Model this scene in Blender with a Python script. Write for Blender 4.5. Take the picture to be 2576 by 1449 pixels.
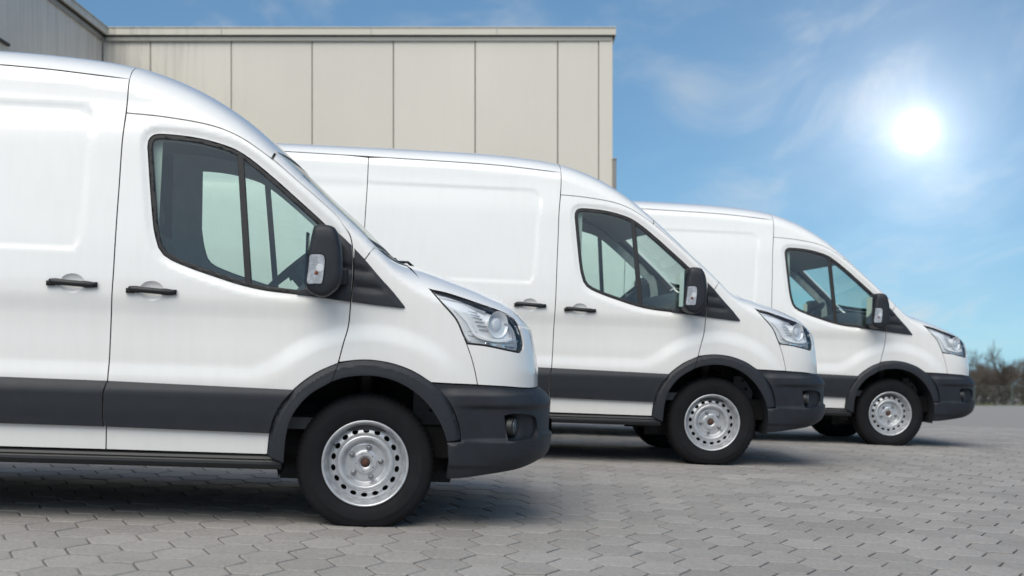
import bpy, math, random
import numpy as np
from mathutils import Vector, Matrix
from mathutils.geometry import delaunay_2d_cdt

for o in list(bpy.data.objects): bpy.data.objects.remove(o, do_unlink=True)
SC = bpy.context.scene
COL = SC.collection
random.seed(7); RNG = np.random.default_rng(7)
rad = math.radians

# ------------------------------------------------------------------ camera
cam = bpy.data.cameras.new('camera'); CAM = bpy.data.objects.new('camera', cam); COL.objects.link(CAM)
CAM.location = (0, 0, .90); CAM.rotation_euler = (rad(90), 0, 0)
cam.sensor_width = 36; cam.lens = 53.29; cam.shift_y = .0623
cam.clip_start = .05; cam.clip_end = 6000
cam.dof.use_dof = True; cam.dof.focus_distance = 9.2; cam.dof.aperture_fstop = 2.6
SC.camera = CAM

# ------------------------------------------------------------------ world, sun, exposure
SUN_EL, SUN_AZ = rad(52), rad(-162)          # azimuth from +Y towards +X: behind the camera, to its left
world = bpy.data.worlds.new('World'); SC.world = world; world.use_nodes = True
def build_world():
    nt = world.node_tree; nt.nodes.clear(); N = nt.nodes.new; L = nt.links.new
    out = N('ShaderNodeOutputWorld'); bg = N('ShaderNodeBackground'); L(bg.outputs[0], out.inputs[0])
    tc = N('ShaderNodeTexCoord')
    sep = N('ShaderNodeSeparateXYZ'); L(tc.outputs['Generated'], sep.inputs[0])
    def M(op, a, b=None, c=None, clamp=False):
        n = N('ShaderNodeMath'); n.operation = op; n.use_clamp = clamp
        for i, v in enumerate((a, b, c)):
            if v is None: continue
            if isinstance(v, (int, float)): n.inputs[i].default_value = v
            else: L(v, n.inputs[i])
        return n.outputs[0]
    # the blue of the sky begins low above the horizon: look the sky up a little higher than the view ray
    zz = M('ADD', M('MULTIPLY', M('ABSOLUTE', sep.outputs[2]), 1.30), .11)
    cmb = N('ShaderNodeCombineXYZ'); L(sep.outputs[0], cmb.inputs[0]); L(sep.outputs[1], cmb.inputs[1]); L(zz, cmb.inputs[2])
    nrm = N('ShaderNodeVectorMath'); nrm.operation = 'NORMALIZE'; L(cmb.outputs[0], nrm.inputs[0])
    sky = N('ShaderNodeTexSky'); sky.sky_type = 'NISHITA'; sky.sun_disc = False
    sky.sun_elevation = SUN_EL; sky.sun_rotation = SUN_AZ
    sky.air_density = 1.0; sky.dust_density = 1.6; sky.ozone_density = 1.3
    L(nrm.outputs[0], sky.inputs[0])
    sc1 = N('ShaderNodeVectorMath'); sc1.operation = 'SCALE'; sc1.inputs['Scale'].default_value = .125
    hs = N('ShaderNodeHueSaturation'); hs.inputs['Saturation'].default_value = 1.18; L(sky.outputs[0], hs.inputs['Color']); tn = N('ShaderNodeVectorMath'); tn.operation = 'MULTIPLY'; tn.inputs[1].default_value = (.80, 1.0, .98); L(hs.outputs[0], tn.inputs[0]); L(tn.outputs[0], sc1.inputs[0])
    # thin high cloud, drawn out in streaks, on a plane above
    dz = M('ADD', M('MAXIMUM', sep.outputs[2], 0.0), .16)
    px = M('DIVIDE', sep.outputs[0], dz); py = M('DIVIDE', sep.outputs[1], dz)
    pc = N('ShaderNodeCombineXYZ'); L(px, pc.inputs[0]); L(py, pc.inputs[1])
    mp = N('ShaderNodeMapping'); L(pc.outputs[0], mp.inputs[0]); mp.inputs['Rotation'].default_value = (0, 0, rad(28)); mp.inputs['Scale'].default_value = (1.5, .62, 1)
    n1 = N('ShaderNodeTexNoise'); n1.inputs['Scale'].default_value = 2.1; n1.inputs['Detail'].default_value = 9; n1.inputs['Roughness'].default_value = .58; n1.inputs['Distortion'].default_value = .7
    L(mp.outputs[0], n1.inputs['Vector'])
    n2 = N('ShaderNodeTexNoise'); n2.inputs['Scale'].default_value = .75; n2.inputs['Detail'].default_value = 3
    L(mp.outputs[0], n2.inputs['Vector'])
    c1 = N('ShaderNodeMapRange'); c1.interpolation_type = 'SMOOTHSTEP'; L(n1.outputs[0], c1.inputs[0]); c1.inputs[1].default_value = .46; c1.inputs[2].default_value = .76
    c2 = N('ShaderNodeMapRange'); c2.interpolation_type = 'SMOOTHSTEP'; L(n2.outputs[0], c2.inputs[0]); c2.inputs[1].default_value = .30; c2.inputs[2].default_value = .68
    veil = M('ADD', M('MULTIPLY', c1.outputs[0], c2.outputs[0]), M('MULTIPLY', c2.outputs[0], .10))
    # the sun stands behind the thin cloud: a bright core and the glow of the cloud round it
    sv = Vector(((2308 - 1288) / 3813, 1, (885 - 330) / 3813)).normalized()
    dt = N('ShaderNodeVectorMath'); dt.operation = 'DOT_PRODUCT'; L(tc.outputs['Generated'], dt.inputs[0]); dt.inputs[1].default_value = sv
    ang = M('ARCCOSINE', M('MINIMUM', dt.outputs['Value'], 1.0))
    g1 = M('POWER', 2.718, M('MULTIPLY', M('POWER', M('DIVIDE', ang, .0095), 2.0), -1.0))
    g2 = M('POWER', 2.718, M('MULTIPLY', M('DIVIDE', ang, .022), -1.0))
    g3 = M('POWER', 2.718, M('MULTIPLY', M('DIVIDE', ang, .09), -1.0))
    glow = M('ADD', M('ADD', M('MULTIPLY', g1, .9), M('MULTIPLY', g2, .75)), M('MULTIPLY', g3, M('ADD', M('MULTIPLY', n1.outputs[0], .42), .0)))
    ld0 = Vector((math.sin(SUN_AZ) * math.cos(SUN_EL), math.cos(SUN_AZ) * math.cos(SUN_EL), math.sin(SUN_EL)))
    d0 = N('ShaderNodeVectorMath'); d0.operation = 'DOT_PRODUCT'; L(tc.outputs['Generated'], d0.inputs[0]); d0.inputs[1].default_value = ld0
    fs0 = M('POWER', M('MAXIMUM', d0.outputs['Value'], 0.0), 2.0)
    cl = N('ShaderNodeMix'); cl.data_type = 'RGBA'; L(M('ADD', M('MULTIPLY', veil, .75), M('MULTIPLY', M('SUBTRACT', fs0, 0.0), .35), clamp=True), cl.inputs[0]); L(sc1.outputs[0], cl.inputs[6]); cl.inputs[7].default_value = (.37, .41, .45, 1)
    # thin cloud scatters most light forward, so it is brightest on the side the daylight comes from
    ld = Vector((math.sin(SUN_AZ) * math.cos(SUN_EL), math.cos(SUN_AZ) * math.cos(SUN_EL), math.sin(SUN_EL)))
    d2 = N('ShaderNodeVectorMath'); d2.operation = 'DOT_PRODUCT'; L(tc.outputs['Generated'], d2.inputs[0]); d2.inputs[1].default_value = ld
    fs = M('ADD', 1.0, M('MULTIPLY', M('POWER', M('MAXIMUM', d2.outputs['Value'], 0.0), 3.0), 2.4))
    cs = N('ShaderNodeVectorMath'); cs.operation = 'SCALE'; cs.inputs[0].default_value = (.52, .56, .60); L(fs, cs.inputs['Scale']); L(cs.outputs[0], cl.inputs[7])
    gl = N('ShaderNodeVectorMath'); gl.operation = 'SCALE'; gl.inputs[0].default_value = (1, .985, .95); L(glow, gl.inputs['Scale'])
    ad = N('ShaderNodeVectorMath'); ad.operation = 'ADD'; L(cl.outputs[2], ad.inputs[0]); L(gl.outputs[0], ad.inputs[1])
    L(ad.outputs[0], bg.inputs[0]); bg.inputs[1].default_value = 1.0
build_world()
sun = bpy.data.lights.new('sun', 'SUN'); SUNO = bpy.data.objects.new('sun', sun); COL.objects.link(SUNO)
sun.energy = 2.1; sun.angle = rad(55); sun.color = (1, .90, .775)
sd = Vector((math.sin(SUN_AZ) * math.cos(SUN_EL), math.cos(SUN_AZ) * math.cos(SUN_EL), math.sin(SUN_EL)))
SUNO.rotation_euler = sd.to_track_quat('Z', 'Y').to_euler(); SUNO.location = sd * 40
vs = SC.view_settings; vs.view_transform = 'Standard'; vs.look = 'None'; vs.exposure = .17; vs.gamma = 1; vs.use_curve_mapping = False
SC.cycles.max_bounces = 10; SC.cycles.transparent_max_bounces = 16; SC.cycles.glossy_bounces = 5; SC.cycles.transmission_bounces = 6
SC.cycles.use_denoising = True

# ------------------------------------------------------------------ materials
MATS = {}
def mat(name, col, rough=.5, metal=0, coat=0, noise=None, bump=None, spec=.5, coat_rough=.05, emit=None):
    """noise = (scale, amount, stretch xyz): value variation of the base colour; bump = (scale, strength)"""
    if name in MATS: return MATS[name]
    m = bpy.data.materials.new(name); m.use_nodes = True; nt = m.node_tree; b = nt.nodes['Principled BSDF']
    b.inputs['Base Color'].default_value = (*col, 1); b.inputs['Roughness'].default_value = rough; b.inputs['Metallic'].default_value = metal
    b.inputs['Coat Weight'].default_value = coat; b.inputs['Coat Roughness'].default_value = coat_rough; b.inputs['Specular IOR Level'].default_value = spec
    N = nt.nodes.new; L = nt.links.new
    if noise or bump:
        tc = N('ShaderNodeTexCoord')
    if noise:
        mp = N('ShaderNodeMapping'); L(tc.outputs['Object'], mp.inputs[0]); mp.inputs['Scale'].default_value = noise[2] if len(noise) > 2 else (1, 1, 1)
        n = N('ShaderNodeTexNoise'); n.inputs['Scale'].default_value = noise[0]; n.inputs['Detail'].default_value = 6; n.inputs['Roughness'].default_value = .6; L(mp.outputs[0], n.inputs['Vector'])
        r = N('ShaderNodeMapRange'); L(n.outputs[0], r.inputs[0]); r.inputs[1].default_value = .25; r.inputs[2].default_value = .75; r.inputs[3].default_value = 1 - noise[1]; r.inputs[4].default_value = 1 + noise[1]
        s = N('ShaderNodeVectorMath'); s.operation = 'SCALE'; s.inputs[0].default_value = col; L(r.outputs[0], s.inputs['Scale']); L(s.outputs[0], b.inputs['Base Color'])
    if bump:
        n = N('ShaderNodeTexNoise'); n.inputs['Scale'].default_value = bump[0]; n.inputs['Detail'].default_value = 3; L(tc.outputs['Object'], n.inputs['Vector'])
        bp = N('ShaderNodeBump'); bp.inputs['Strength'].default_value = bump[1]; bp.inputs['Distance'].default_value = .002; L(n.outputs[0], bp.inputs['Height']); L(bp.outputs[0], b.inputs['Normal'])
    if emit: b.inputs['Emission Color'].default_value = (*emit[:3], 1); b.inputs['Emission Strength'].default_value = emit[3]
    MATS[name] = m; return m
def glass_mat(name, tint, refl_rough=.0, boost=1.0):
    m = bpy.data.materials.new(name); m.use_nodes = True; nt = m.node_tree; nt.nodes.clear(); N = nt.nodes.new; L = nt.links.new
    out = N('ShaderNodeOutputMaterial'); tr = N('ShaderNodeBsdfTransparent'); tr.inputs[0].default_value = (*tint, 1)
    gl = N('ShaderNodeBsdfGlossy'); gl.inputs['Roughness'].default_value = refl_rough
    lw = N('ShaderNodeLayerWeight'); lw.inputs[0].default_value = .5          # Schlick's curve, the same from both faces of the pane
    pw = N('ShaderNodeMath'); pw.operation = 'POWER'; pw.inputs[1].default_value = 5; L(lw.outputs['Facing'], pw.inputs[0])
    mu = N('ShaderNodeMath'); mu.operation = 'MULTIPLY_ADD'; mu.use_clamp = True; mu.inputs[1].default_value = .9; mu.inputs[2].default_value = .045 * boost; L(pw.outputs[0], mu.inputs[0])
    mx = N('ShaderNodeMixShader'); L(mu.outputs[0], mx.inputs[0]); L(tr.outputs[0], mx.inputs[1]); L(gl.outputs[0], mx.inputs[2]); L(mx.outputs[0], out.inputs[0])
    MATS[name] = m; return m
def paint_mat():
    m = mat('white_paint', (.82, .81, .79), .34, 0, 1.0, coat_rough=.06)
    nt = m.node_tree; N = nt.nodes.new; L = nt.links.new; b = nt.nodes['Principled BSDF']
    tc = N('ShaderNodeTexCoord')
    mp = N('ShaderNodeMapping'); L(tc.outputs['Object'], mp.inputs[0]); mp.inputs['Scale'].default_value = (9, 9, .8)
    n = N('ShaderNodeTexNoise'); n.inputs['Scale'].default_value = 2.2; n.inputs['Detail'].default_value = 8; n.inputs['Roughness'].default_value = .65; L(mp.outputs[0], n.inputs['Vector'])
    n2 = N('ShaderNodeTexNoise'); n2.inputs['Scale'].default_value = 1.3; n2.inputs['Detail'].default_value = 5; L(tc.outputs['Object'], n2.inputs['Vector'])
    ml = N('ShaderNodeMath'); ml.operation = 'MULTIPLY'; L(n.outputs[0], ml.inputs[0]); L(n2.outputs[0], ml.inputs[1])
    r = N('ShaderNodeMapRange'); L(ml.outputs[0], r.inputs[0]); r.inputs[1].default_value = .20; r.inputs[2].default_value = .48; r.inputs[3].default_value = 0; r.inputs[4].default_value = .10
    # road film thrown up low on the body
    sp = N('ShaderNodeSeparateXYZ'); L(tc.outputs['Object'], sp.inputs[0])
    lo = N('ShaderNodeMapRange'); L(sp.outputs[2], lo.inputs[0]); lo.inputs[1].default_value = .85; lo.inputs[2].default_value = .30; lo.inputs[3].default_value = 0; lo.inputs[4].default_value = .26
    ad = N('ShaderNodeMath'); ad.operation = 'ADD'; L(r.outputs[0], ad.inputs[0])
    lm = N('ShaderNodeMath'); lm.operation = 'MULTIPLY'; L(lo.outputs[0], lm.inputs[0]); L(n2.outputs[0], lm.inputs[1]); L(lm.outputs[0], ad.inputs[1])
    mx = N('ShaderNodeMix'); mx.data_type = 'RGBA'; L(ad.outputs[0], mx.inputs[0]); mx.inputs[6].default_value = (.82, .81, .79, 1); mx.inputs[7].default_value = (.42, .39, .35, 1); L(mx.outputs[2], b.inputs['Base Color'])
    n3 = N('ShaderNodeTexNoise'); n3.inputs['Scale'].default_value = 5; n3.inputs['Detail'].default_value = 2; L(tc.outputs['Object'], n3.inputs['Vector'])
    bp = N('ShaderNodeBump'); bp.inputs['Strength'].default_value = .06; bp.inputs['Distance'].default_value = .01; L(n3.outputs[0], bp.inputs['Height']); L(bp.outputs[0], b.inputs['Coat Normal'])
    return m
PAINT = paint_mat()
PLASTIC = mat('dark_plastic', (.0125, .0155, .0215), .55, noise=(14, .22), bump=(900, .25))
PLASTIC2 = mat('black_plastic', (.009, .010, .012), .45, noise=(10, .2), bump=(600, .2))
RUBBER = mat('seal_rubber', (.014, .013, .014), .55)
SHELL = mat('opening_dark', (.02, .02, .02), .8)
TYRE = mat('tyre_rubber', (.0095, .0095, .0115), .8, noise=(9, .3), spec=.25, bump=(260, .35))
RIM = mat('silver_wheel', (.56, .57, .59), .33, .55, noise=(22, .17))
BOLT = mat('bolt_steel', (.30, .30, .31), .4, .9)
RUST = mat('rusty_hub', (.10, .045, .032), .8, .2, noise=(60, .5))
BRAKE = mat('brake_iron', (.07, .06, .055), .6, .6, noise=(30, .3))
LINER = mat('wheelhouse_liner', (.035, .037, .042), .75, noise=(7, .45))
LINER2 = mat('wheelhouse_panel', (.22, .22, .22), .6, noise=(9, .35))
UNDER = mat('underbody_black', (.015, .015, .015), .85)
GLASS = glass_mat('side_glass', (.74, .86, .805), 0, 1.9)
WSGLASS = glass_mat('windscreen_glass', (.80, .90, .86), 0, 1.6)
LENS = glass_mat('headlight_lens', (.95, .96, .97), .02, 2.2)
CHROME = mat('lamp_chrome', (.86, .87, .89), .12, 1)
SATIN = mat('lamp_satin', (.86, .87, .88), .38, .15)
LAMPWHITE = mat('lamp_white_guide', (.90, .90, .91), .25)
LAMPDARK = mat('lamp_dark_gap', (.45, .45, .47), .35, .3)
AMBER = mat('amber_bulb', (.22, .075, .03), .3)
MIRRORGLASS = mat('mirror_glass', (.8, .82, .83), .03, 1)
TRIM = mat('cab_trim_grey', (.56, .55, .53), .75, noise=(12, .1))
TRIMD = mat('cab_trim_dark', (.06, .061, .064), .65, noise=(12, .15))
HEADLINER = mat('headliner_grey', (.68, .67, .64), .9)
BULK = mat('bulkhead_grey', (.60, .59, .57), .7)
FABRIC = mat('seat_fabric', (.07, .07, .078), .9, noise=(40, .3))
FOGLENS = mat('fog_lens_dark', (.05, .06, .07), .12)
INDIC = mat('indicator_back', (.80, .80, .82), .3, .3, noise=(70, .3))
def link(o, parent=None):
    COL.objects.link(o)
    if parent is not None: o.parent = parent
    return o
def tag(o, label=None, cat=None, group=None, kind=None):
    if label: o['label'] = label
    if cat: o['category'] = cat
    if group: o['group'] = group
    if kind: o['kind'] = kind
    return o
def mesh_obj(name, verts, faces, m, parent=None, smooth=False, normals=None):
    me = bpy.data.meshes.new(name)
    me.from_pydata([tuple(map(float, v)) for v in verts], [], [tuple(map(int, f)) for f in faces])
    if m is not None: me.materials.append(m)
    if smooth or normals is not None: me.polygons.foreach_set('use_smooth', [True] * len(me.polygons))
    me.update()
    if normals is not None: me.normals_split_custom_set_from_vertices([tuple(map(float, n)) for n in normals])
    o = bpy.data.objects.new(name, me); return link(o, parent)
class MB:
    """collects simple solids into one mesh"""
    def __init__(s): s.v = []; s.f = []
    def add(s, v, f):
        n = len(s.v); s.v += [tuple(p) for p in v]; s.f += [tuple(i + n for i in q) for q in f]; return s
    def box(s, a, b, M=None):
        x0, y0, z0 = a; x1, y1, z1 = b
        v = [(x0,y0,z0),(x1,y0,z0),(x1,y1,z0),(x0,y1,z0),(x0,y0,z1),(x1,y0,z1),(x1,y1,z1),(x0,y1,z1)]
        if M is not None: v = [tuple(M @ Vector(p)) for p in v]
        return s.add(v, [(0,3,2,1),(4,5,6,7),(0,1,5,4),(1,2,6,5),(2,3,7,6),(3,0,4,7)])
    def tube(s, pts, r, n=10, cap=True):
        pts = [Vector(p) for p in pts]; rs = r if hasattr(r, '__len__') else [r] * len(pts)
        v = []; up = Vector((0, 0, 1)); prev = None
        for i, p in enumerate(pts):
            t = (pts[min(i+1, len(pts)-1)] - pts[max(i-1, 0)]).normalized()
            a = t.cross(up if abs(t.z) < .95 else Vector((1, 0, 0))).normalized() if prev is None else (prev - t * prev.dot(t)).normalized()
            prev = a; b = t.cross(a)
            for k in range(n):
                an = 2 * math.pi * k / n; v.append(p + (a * math.cos(an) + b * math.sin(an)) * rs[i])
        f = []
        for i in range(len(pts) - 1):
            for k in range(n): f.append((i*n+k, i*n+(k+1) % n, (i+1)*n+(k+1) % n, (i+1)*n+k))
        if cap: f += [tuple(range(n))[::-1], tuple(range((len(pts)-1)*n, len(pts)*n))]
        return s.add(v, f)
    def lathe_y(s, prof, c=(0, 0, 0), n=48, closed=False):
        """prof: (radius, y) pairs turned round the local Y axis through c"""
        v = []
        for r, y in prof:
            for k in range(n):
                an = 2 * math.pi * k / n; v.append((c[0] + r * math.cos(an), c[1] + y, c[2] + r * math.sin(an)))
        f = []; m = len(prof)
        for i in range(m if closed else m - 1):
            j = (i + 1) % m
            for k in range(n): f.append((i*n+k, j*n+k, j*n+(k+1) % n, i*n+(k+1) % n))
        return s.add(v, f)
    def build(s, name, m, parent=None, smooth=False, bevel=0, seg=2):
        o = mesh_obj(name, s.v, s.f, m, parent, smooth)
        if bevel:
            md = o.modifiers.new('bevel', 'BEVEL'); md.width = bevel; md.segments = seg; md.limit_method = 'ANGLE'; md.angle_limit = rad(35)
            o.data.polygons.foreach_set('use_smooth', [True] * len(o.data.polygons))
            wn = o.modifiers.new('wn', 'WEIGHTED_NORMAL')
        return o

# ------------------------------------------------------------------ the body surface of the van (local: x forward, y to the far side, z up)
def pchip(pts):
    a = np.array(pts, float); x, y = a[:, 0], a[:, 1]
    h = np.diff(x); d = np.diff(y) / h
    m = np.zeros(len(x)); m[0], m[-1] = d[0], d[-1]
    for i in range(1, len(x) - 1):
        if d[i-1] * d[i] > 0:
            w1, w2 = 2*h[i] + h[i-1], h[i] + 2*h[i-1]
            m[i] = (w1 + w2) / (w1 / d[i-1] + w2 / d[i])
    def f(t):
        t = np.clip(np.asarray(t, float), x[0], x[-1])
        i = np.clip(np.searchsorted(x, t) - 1, 0, len(h) - 1)
        u = (t - x[i]) / h[i]
        return ((1+2*u)*(1-u)**2*y[i] + u*(1-u)**2*h[i]*m[i] + u*u*(3-2*u)*y[i+1] + u*u*(u-1)*h[i]*m[i+1])
    return f
def sstep(a, b, t):
    u = np.clip((t - a) / (b - a), 0, 1); return u*u*(3 - 2*u)
X0, PP = .22, 4.5
half_w = pchip([(.15,.93),(.30,.985),(.45,1.0),(.7,1.012),(.95,1.022),(1.15,1.02),(1.35,1.005),(1.6,.975),(1.9,.935),(2.2,.892),(2.5,.85),(2.8,.81)])
nose_x = pchip([(.1,.60),(.2,.69),(.25,.745),(.28,.79),(.299,.83),(.321,.877),(.351,.925),(.378,.957),(.402,.979),(.43,.988),(.458,.992),(.52,.995),(.591,.995),(.639,.993),(.672,.980),(.698,.957),(.736,.933),(.83,.929),(.886,.920),(.947,.908),(1.008,.894),(1.056,.878),(1.15,.862),(1.4,.862),(2.5,.862)])
edge_z = pchip([(-4.6,2.33),(-3.5,2.325),(-2.8,2.315),(-2.2,2.305),(-1.907,2.299),(-1.69,2.29),(-1.473,2.274),(-1.26,2.256),(-1.154,2.238),(-1.012,2.201),(-.91,2.162),(-.812,2.115),(-.709,2.062),(-.605,2.004),(-.516,1.93),(-.386,1.815),(-.257,1.702),(-.129,1.589),(-.042,1.51),(.018,1.454),(.087,1.401),(.146,1.374),(.184,1.366),(.293,1.245),(.378,1.229),(.478,1.202),(.568,1.175),(.638,1.155),(.699,1.133),(.748,1.105),(.773,1.071),(.83,1.058),(.885,1.05)])
shoulder_z = pchip([(-4.6,2.26),(-2.2,2.24),(-1.6,2.215),(-1.26,2.185),(-1.0,2.11),(-.8,2.02),(-.6,1.90),(-.386,1.745),(-.129,1.525),(0,1.41),(.1,1.32),(.2,1.245),(.3,1.19),(.5,1.12),(.7,1.065),(.85,1.035),(.95,1.02)])
def side_w(x, z):
    L = nose_x(z) - X0
    q = np.clip((x - X0) / L, 0, 1)
    return half_w(z) * (1 - q**PP)**(1/PP)
def crown_ctrl(x):
    z0 = shoulder_z(x); w0 = side_w(x, z0); e = .02
    dw = (w0 - side_w(x, z0 - e)) / e
    zc = crown_z(x); h = zc - z0
    a = h * np.interp(x, [-.7,-.4,.05,.3], [.85,.7,.7,.75]); kb = np.interp(x, [-.7,-.4,.05,.3], [.62,.55,.55,.6])
    return w0, w0 + dw*a, w0*kb, z0, z0 + a, zc
def crown_pt(x, v):
    y0, y1, y2, z0, z1, z2 = crown_ctrl(x)
    c0, c1, c2, c3 = (1-v)**3, 3*v*(1-v)**2, 3*v*v*(1-v), v**3
    return c0*y0 + c1*y1 + c2*y2, c0*z0 + c1*z1 + (c2 + c3)*z2
def crown_v(x, z):
    y0, y1, y2, z0, z1, z2 = crown_ctrl(x)
    lo = np.zeros(np.shape(z)); hi = np.ones(np.shape(z))
    for _ in range(30):
        v = (lo + hi) / 2
        zz = (1-v)**3*z0 + 3*v*(1-v)**2*z1 + (3*v*v*(1-v) + v**3)*z2
        up = zz < z; lo = np.where(up, v, lo); hi = np.where(up, hi, v)
    return (lo + hi) / 2
def full_w(x, z):
    x = np.asarray(x, float); z = np.asarray(z, float); x, z = np.broadcast_arrays(x, z)
    w = side_w(x, z); m = z > shoulder_z(x)
    if m.any():
        w = w.copy(); xm, zm = x[m], z[m]
        y, _ = crown_pt(xm, crown_v(xm, zm)); w[m] = y
    return w
crown_z = pchip([(-4.6,2.445),(-2.8,2.445),(-2.2,2.442),(-1.9,2.438),(-1.6,2.424),(-1.26,2.383),(-1.1,2.338),(-.95,2.279),(-.8,2.2),(-.65,2.102),(-.5,1.982),(-.35,1.848),(-.2,1.712),(-.05,1.586),(.05,1.488),(.12,1.420),(.19,1.392),(.27,1.374),(.35,1.350),(.45,1.317),(.55,1.284),(.65,1.244),(.72,1.214),(.78,1.168),(.83,1.118),(.865,1.080),(.885,1.058)])
def catmull(pts, step=.015):
    p = np.array(pts, float)
    if len(p) < 3:
        n = max(1, int(np.hypot(*(p[1] - p[0])) / step)); return [tuple(p[0] + (p[1] - p[0]) * i / n) for i in range(n + 1)]
    q = np.vstack([2*p[0] - p[1], p, 2*p[-1] - p[-2]]); out = []
    for i in range(1, len(q) - 2):
        n = max(1, int(np.hypot(*(q[i+1] - q[i])) / step))
        d0 = max(np.hypot(*(q[i] - q[i-1])), 1e-6)**.5; d1 = max(np.hypot(*(q[i+1] - q[i])), 1e-6)**.5; d2 = max(np.hypot(*(q[i+2] - q[i+1])), 1e-6)**.5
        m1 = (q[i] - q[i-1]) / d0 - (q[i+1] - q[i-1]) / (d0 + d1) + (q[i+1] - q[i]) / d1
        m2 = (q[i+1] - q[i]) / d1 - (q[i+2] - q[i]) / (d1 + d2) + (q[i+2] - q[i+1]) / d2
        m1, m2 = m1 * d1, m2 * d1
        for k in range(n):
            u = k / n; out.append(tuple((2*u**3 - 3*u*u + 1) * q[i] + (u**3 - 2*u*u + u) * m1 + (-2*u**3 + 3*u*u) * q[i+1] + (u**3 - u*u) * m2))
    out.append(tuple(p[-1])); return out
def inside(px, py, poly):
    r = np.zeros(px.shape, bool); n = len(poly)
    for i in range(n):
        x1, y1 = poly[i]; x2, y2 = poly[(i+1) % n]
        if y1 == y2: continue
        c = ((y1 > py) != (y2 > py)) & (px < (x2 - x1) * (py - y1) / (y2 - y1) + x1); r ^= c
    return r
def seg_dist(px, py, poly, closed=True):
    d = np.full(px.shape, 1e9); n = len(poly)
    for i in range(n if closed else n - 1):
        x1, y1 = poly[i]; x2, y2 = poly[(i+1) % n]; dx, dy = x2 - x1, y2 - y1; l = dx*dx + dy*dy + 1e-12
        t = np.clip(((px - x1)*dx + (py - y1)*dy) / l, 0, 1); d = np.minimum(d, np.hypot(px - x1 - t*dx, py - y1 - t*dy))
    return d
# arc-length table of the plan curve, so that meshes stay even round the front corners
_t = np.linspace(0, np.pi/2, 1500); _q = np.sin(_t)**(2/PP); _w = np.cos(_t)**(2/PP)
_arc = np.concatenate([[0], np.cumsum(np.hypot(np.diff(_q) * .72, np.diff(_w)))])
def s_of(x, z):
    x = np.asarray(x, float); q = np.clip((x - X0) / (nose_x(z) - X0), 0, 1)
    return np.where(x < X0, x, X0 + np.interp(q, _q, _arc))
def x_of(s, z):
    s = np.asarray(s, float); q = np.interp(s - X0, _arc, _q)
    return np.where(s < X0, s, X0 + q * (nose_x(z) - X0))
S_END = X0 + _arc[-1]
# pressed-in and raised forms of the skin
WIN = [(-1.152,1.912),(-1.150,1.942),(-1.139,1.963),(-1.123,1.975),(-1.10,1.98),(-1.001,1.978),(-.901,1.968),(-.8,1.947),(-.71,1.918),(-.638,1.876),(-.514,1.782),(-.389,1.678),(-.285,1.59),(-.235,1.546)]
WINB = [(-.369,1.192),(-.538,1.207),(-.663,1.231),(-.789,1.267),(-.914,1.306),(-1.009,1.343),(-1.046,1.366),(-1.073,1.402),(-1.089,1.45),(-1.098,1.484),(-1.109,1.549),(-1.134,1.75),(-1.152,1.912)]
WIN_POLY = catmull(WIN, .03)[:-1] + [(-.235,1.546),(-.19,1.50),(-.17,1.40),(-.175,1.25),(-.22,1.185)] + catmull(WINB, .03)[:-1]
RECESS = None
def rrect(x, z, x0, x1, z0, z1, r):
    cx, cz = (x0 + x1) / 2, (z0 + z1) / 2; dx = np.abs(x - cx) - (x1 - x0) / 2 + r; dz = np.abs(z - cz) - (z1 - z0) / 2 + r
    return np.hypot(np.maximum(dx, 0), np.maximum(dz, 0)) + np.minimum(np.maximum(dx, dz), 0) - r
CUPS = [(-1.487, 1.203), (-1.096, 1.180)]
def skin(x, z):
    d = np.zeros(np.broadcast(x, z).shape)
    r = np.hypot(x, z - .37)
    tc = r - .64; tb = z - .775
    k = .10; h = np.clip(.5 + .5 * (tb - tc) / k, 0, 1); un = tb * (1 - h) + tc * h - k * h * (1 - h)
    un = np.where(x > 0, tc, un) if False else un * sstep(.25, -.05, x) + tc * (1 - sstep(.25, -.05, x))
    d = d + .017 * (1 - sstep(-.055, .065, un)) * sstep(.75, .35, x)
    r2 = np.hypot(x + 3.75, z - .37) - .62
    d = d + .020 * (1 - sstep(-.035, .055, r2)) * (z > .775)
    d = d + .013 * sstep(1.05, 1.17, z) * sstep(.15, -.45, x) * sstep(2.2, 1.9, z)
    d = d - .006 * np.exp(-((z - .97) / .10)**2) * sstep(.1, -.4, x)
    xr = x - .065 * (z - 1.75)
    rr = rrect(xr + 0 * z, z + .012 * (x + 1.5) * 0, -4.57, -1.43, 1.362, 2.112, .085)
    zt = np.interp(x, [-2.8, -1.9, -1.5], [.016, .010, 0])
    rr = rrect(xr, z - zt * (z > 1.75), -4.57, -1.43, 1.362, 2.112, .085)
    d = d - .005 * (1 - sstep(-.030, .006, rr))
    near = (x > -1.35) & (x < .0) & (z > 1.0)
    if np.any(near):
        wd = np.full(np.shape(d), 1.); xx, zz_ = np.broadcast_arrays(np.asarray(x, float), np.asarray(z, float))
        sd_ = seg_dist(xx[near], zz_[near], WIN_POLY); sd_ = np.where(inside(xx[near], zz_[near], WIN_POLY), 0, sd_); wd[near] = sd_
        d = d - .010 * (1 - sstep(.0, .045, wd)) * sstep(1.05, 1.25, z) - 0
    return d
def surf(s, z):
    x = x_of(s, z); w = full_w(x, z)
    return np.stack([x, -(w + skin(x, z) * np.clip(w / .5, 0, 1)), np.broadcast_to(z, x.shape)], -1)
def surf_n(s, z, e=.004):
    a = surf(s + e, z) - surf(s - e, z); b = surf(s, z + e) - surf(s, z - e)
    n = np.cross(a, b); n /= np.linalg.norm(n, axis=-1, keepdims=True) + 1e-12
    ta = a / (np.linalg.norm(a, axis=-1, keepdims=True) + 1e-12); tb = b / (np.linalg.norm(b, axis=-1, keepdims=True) + 1e-12)
    return n, ta, tb
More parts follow.
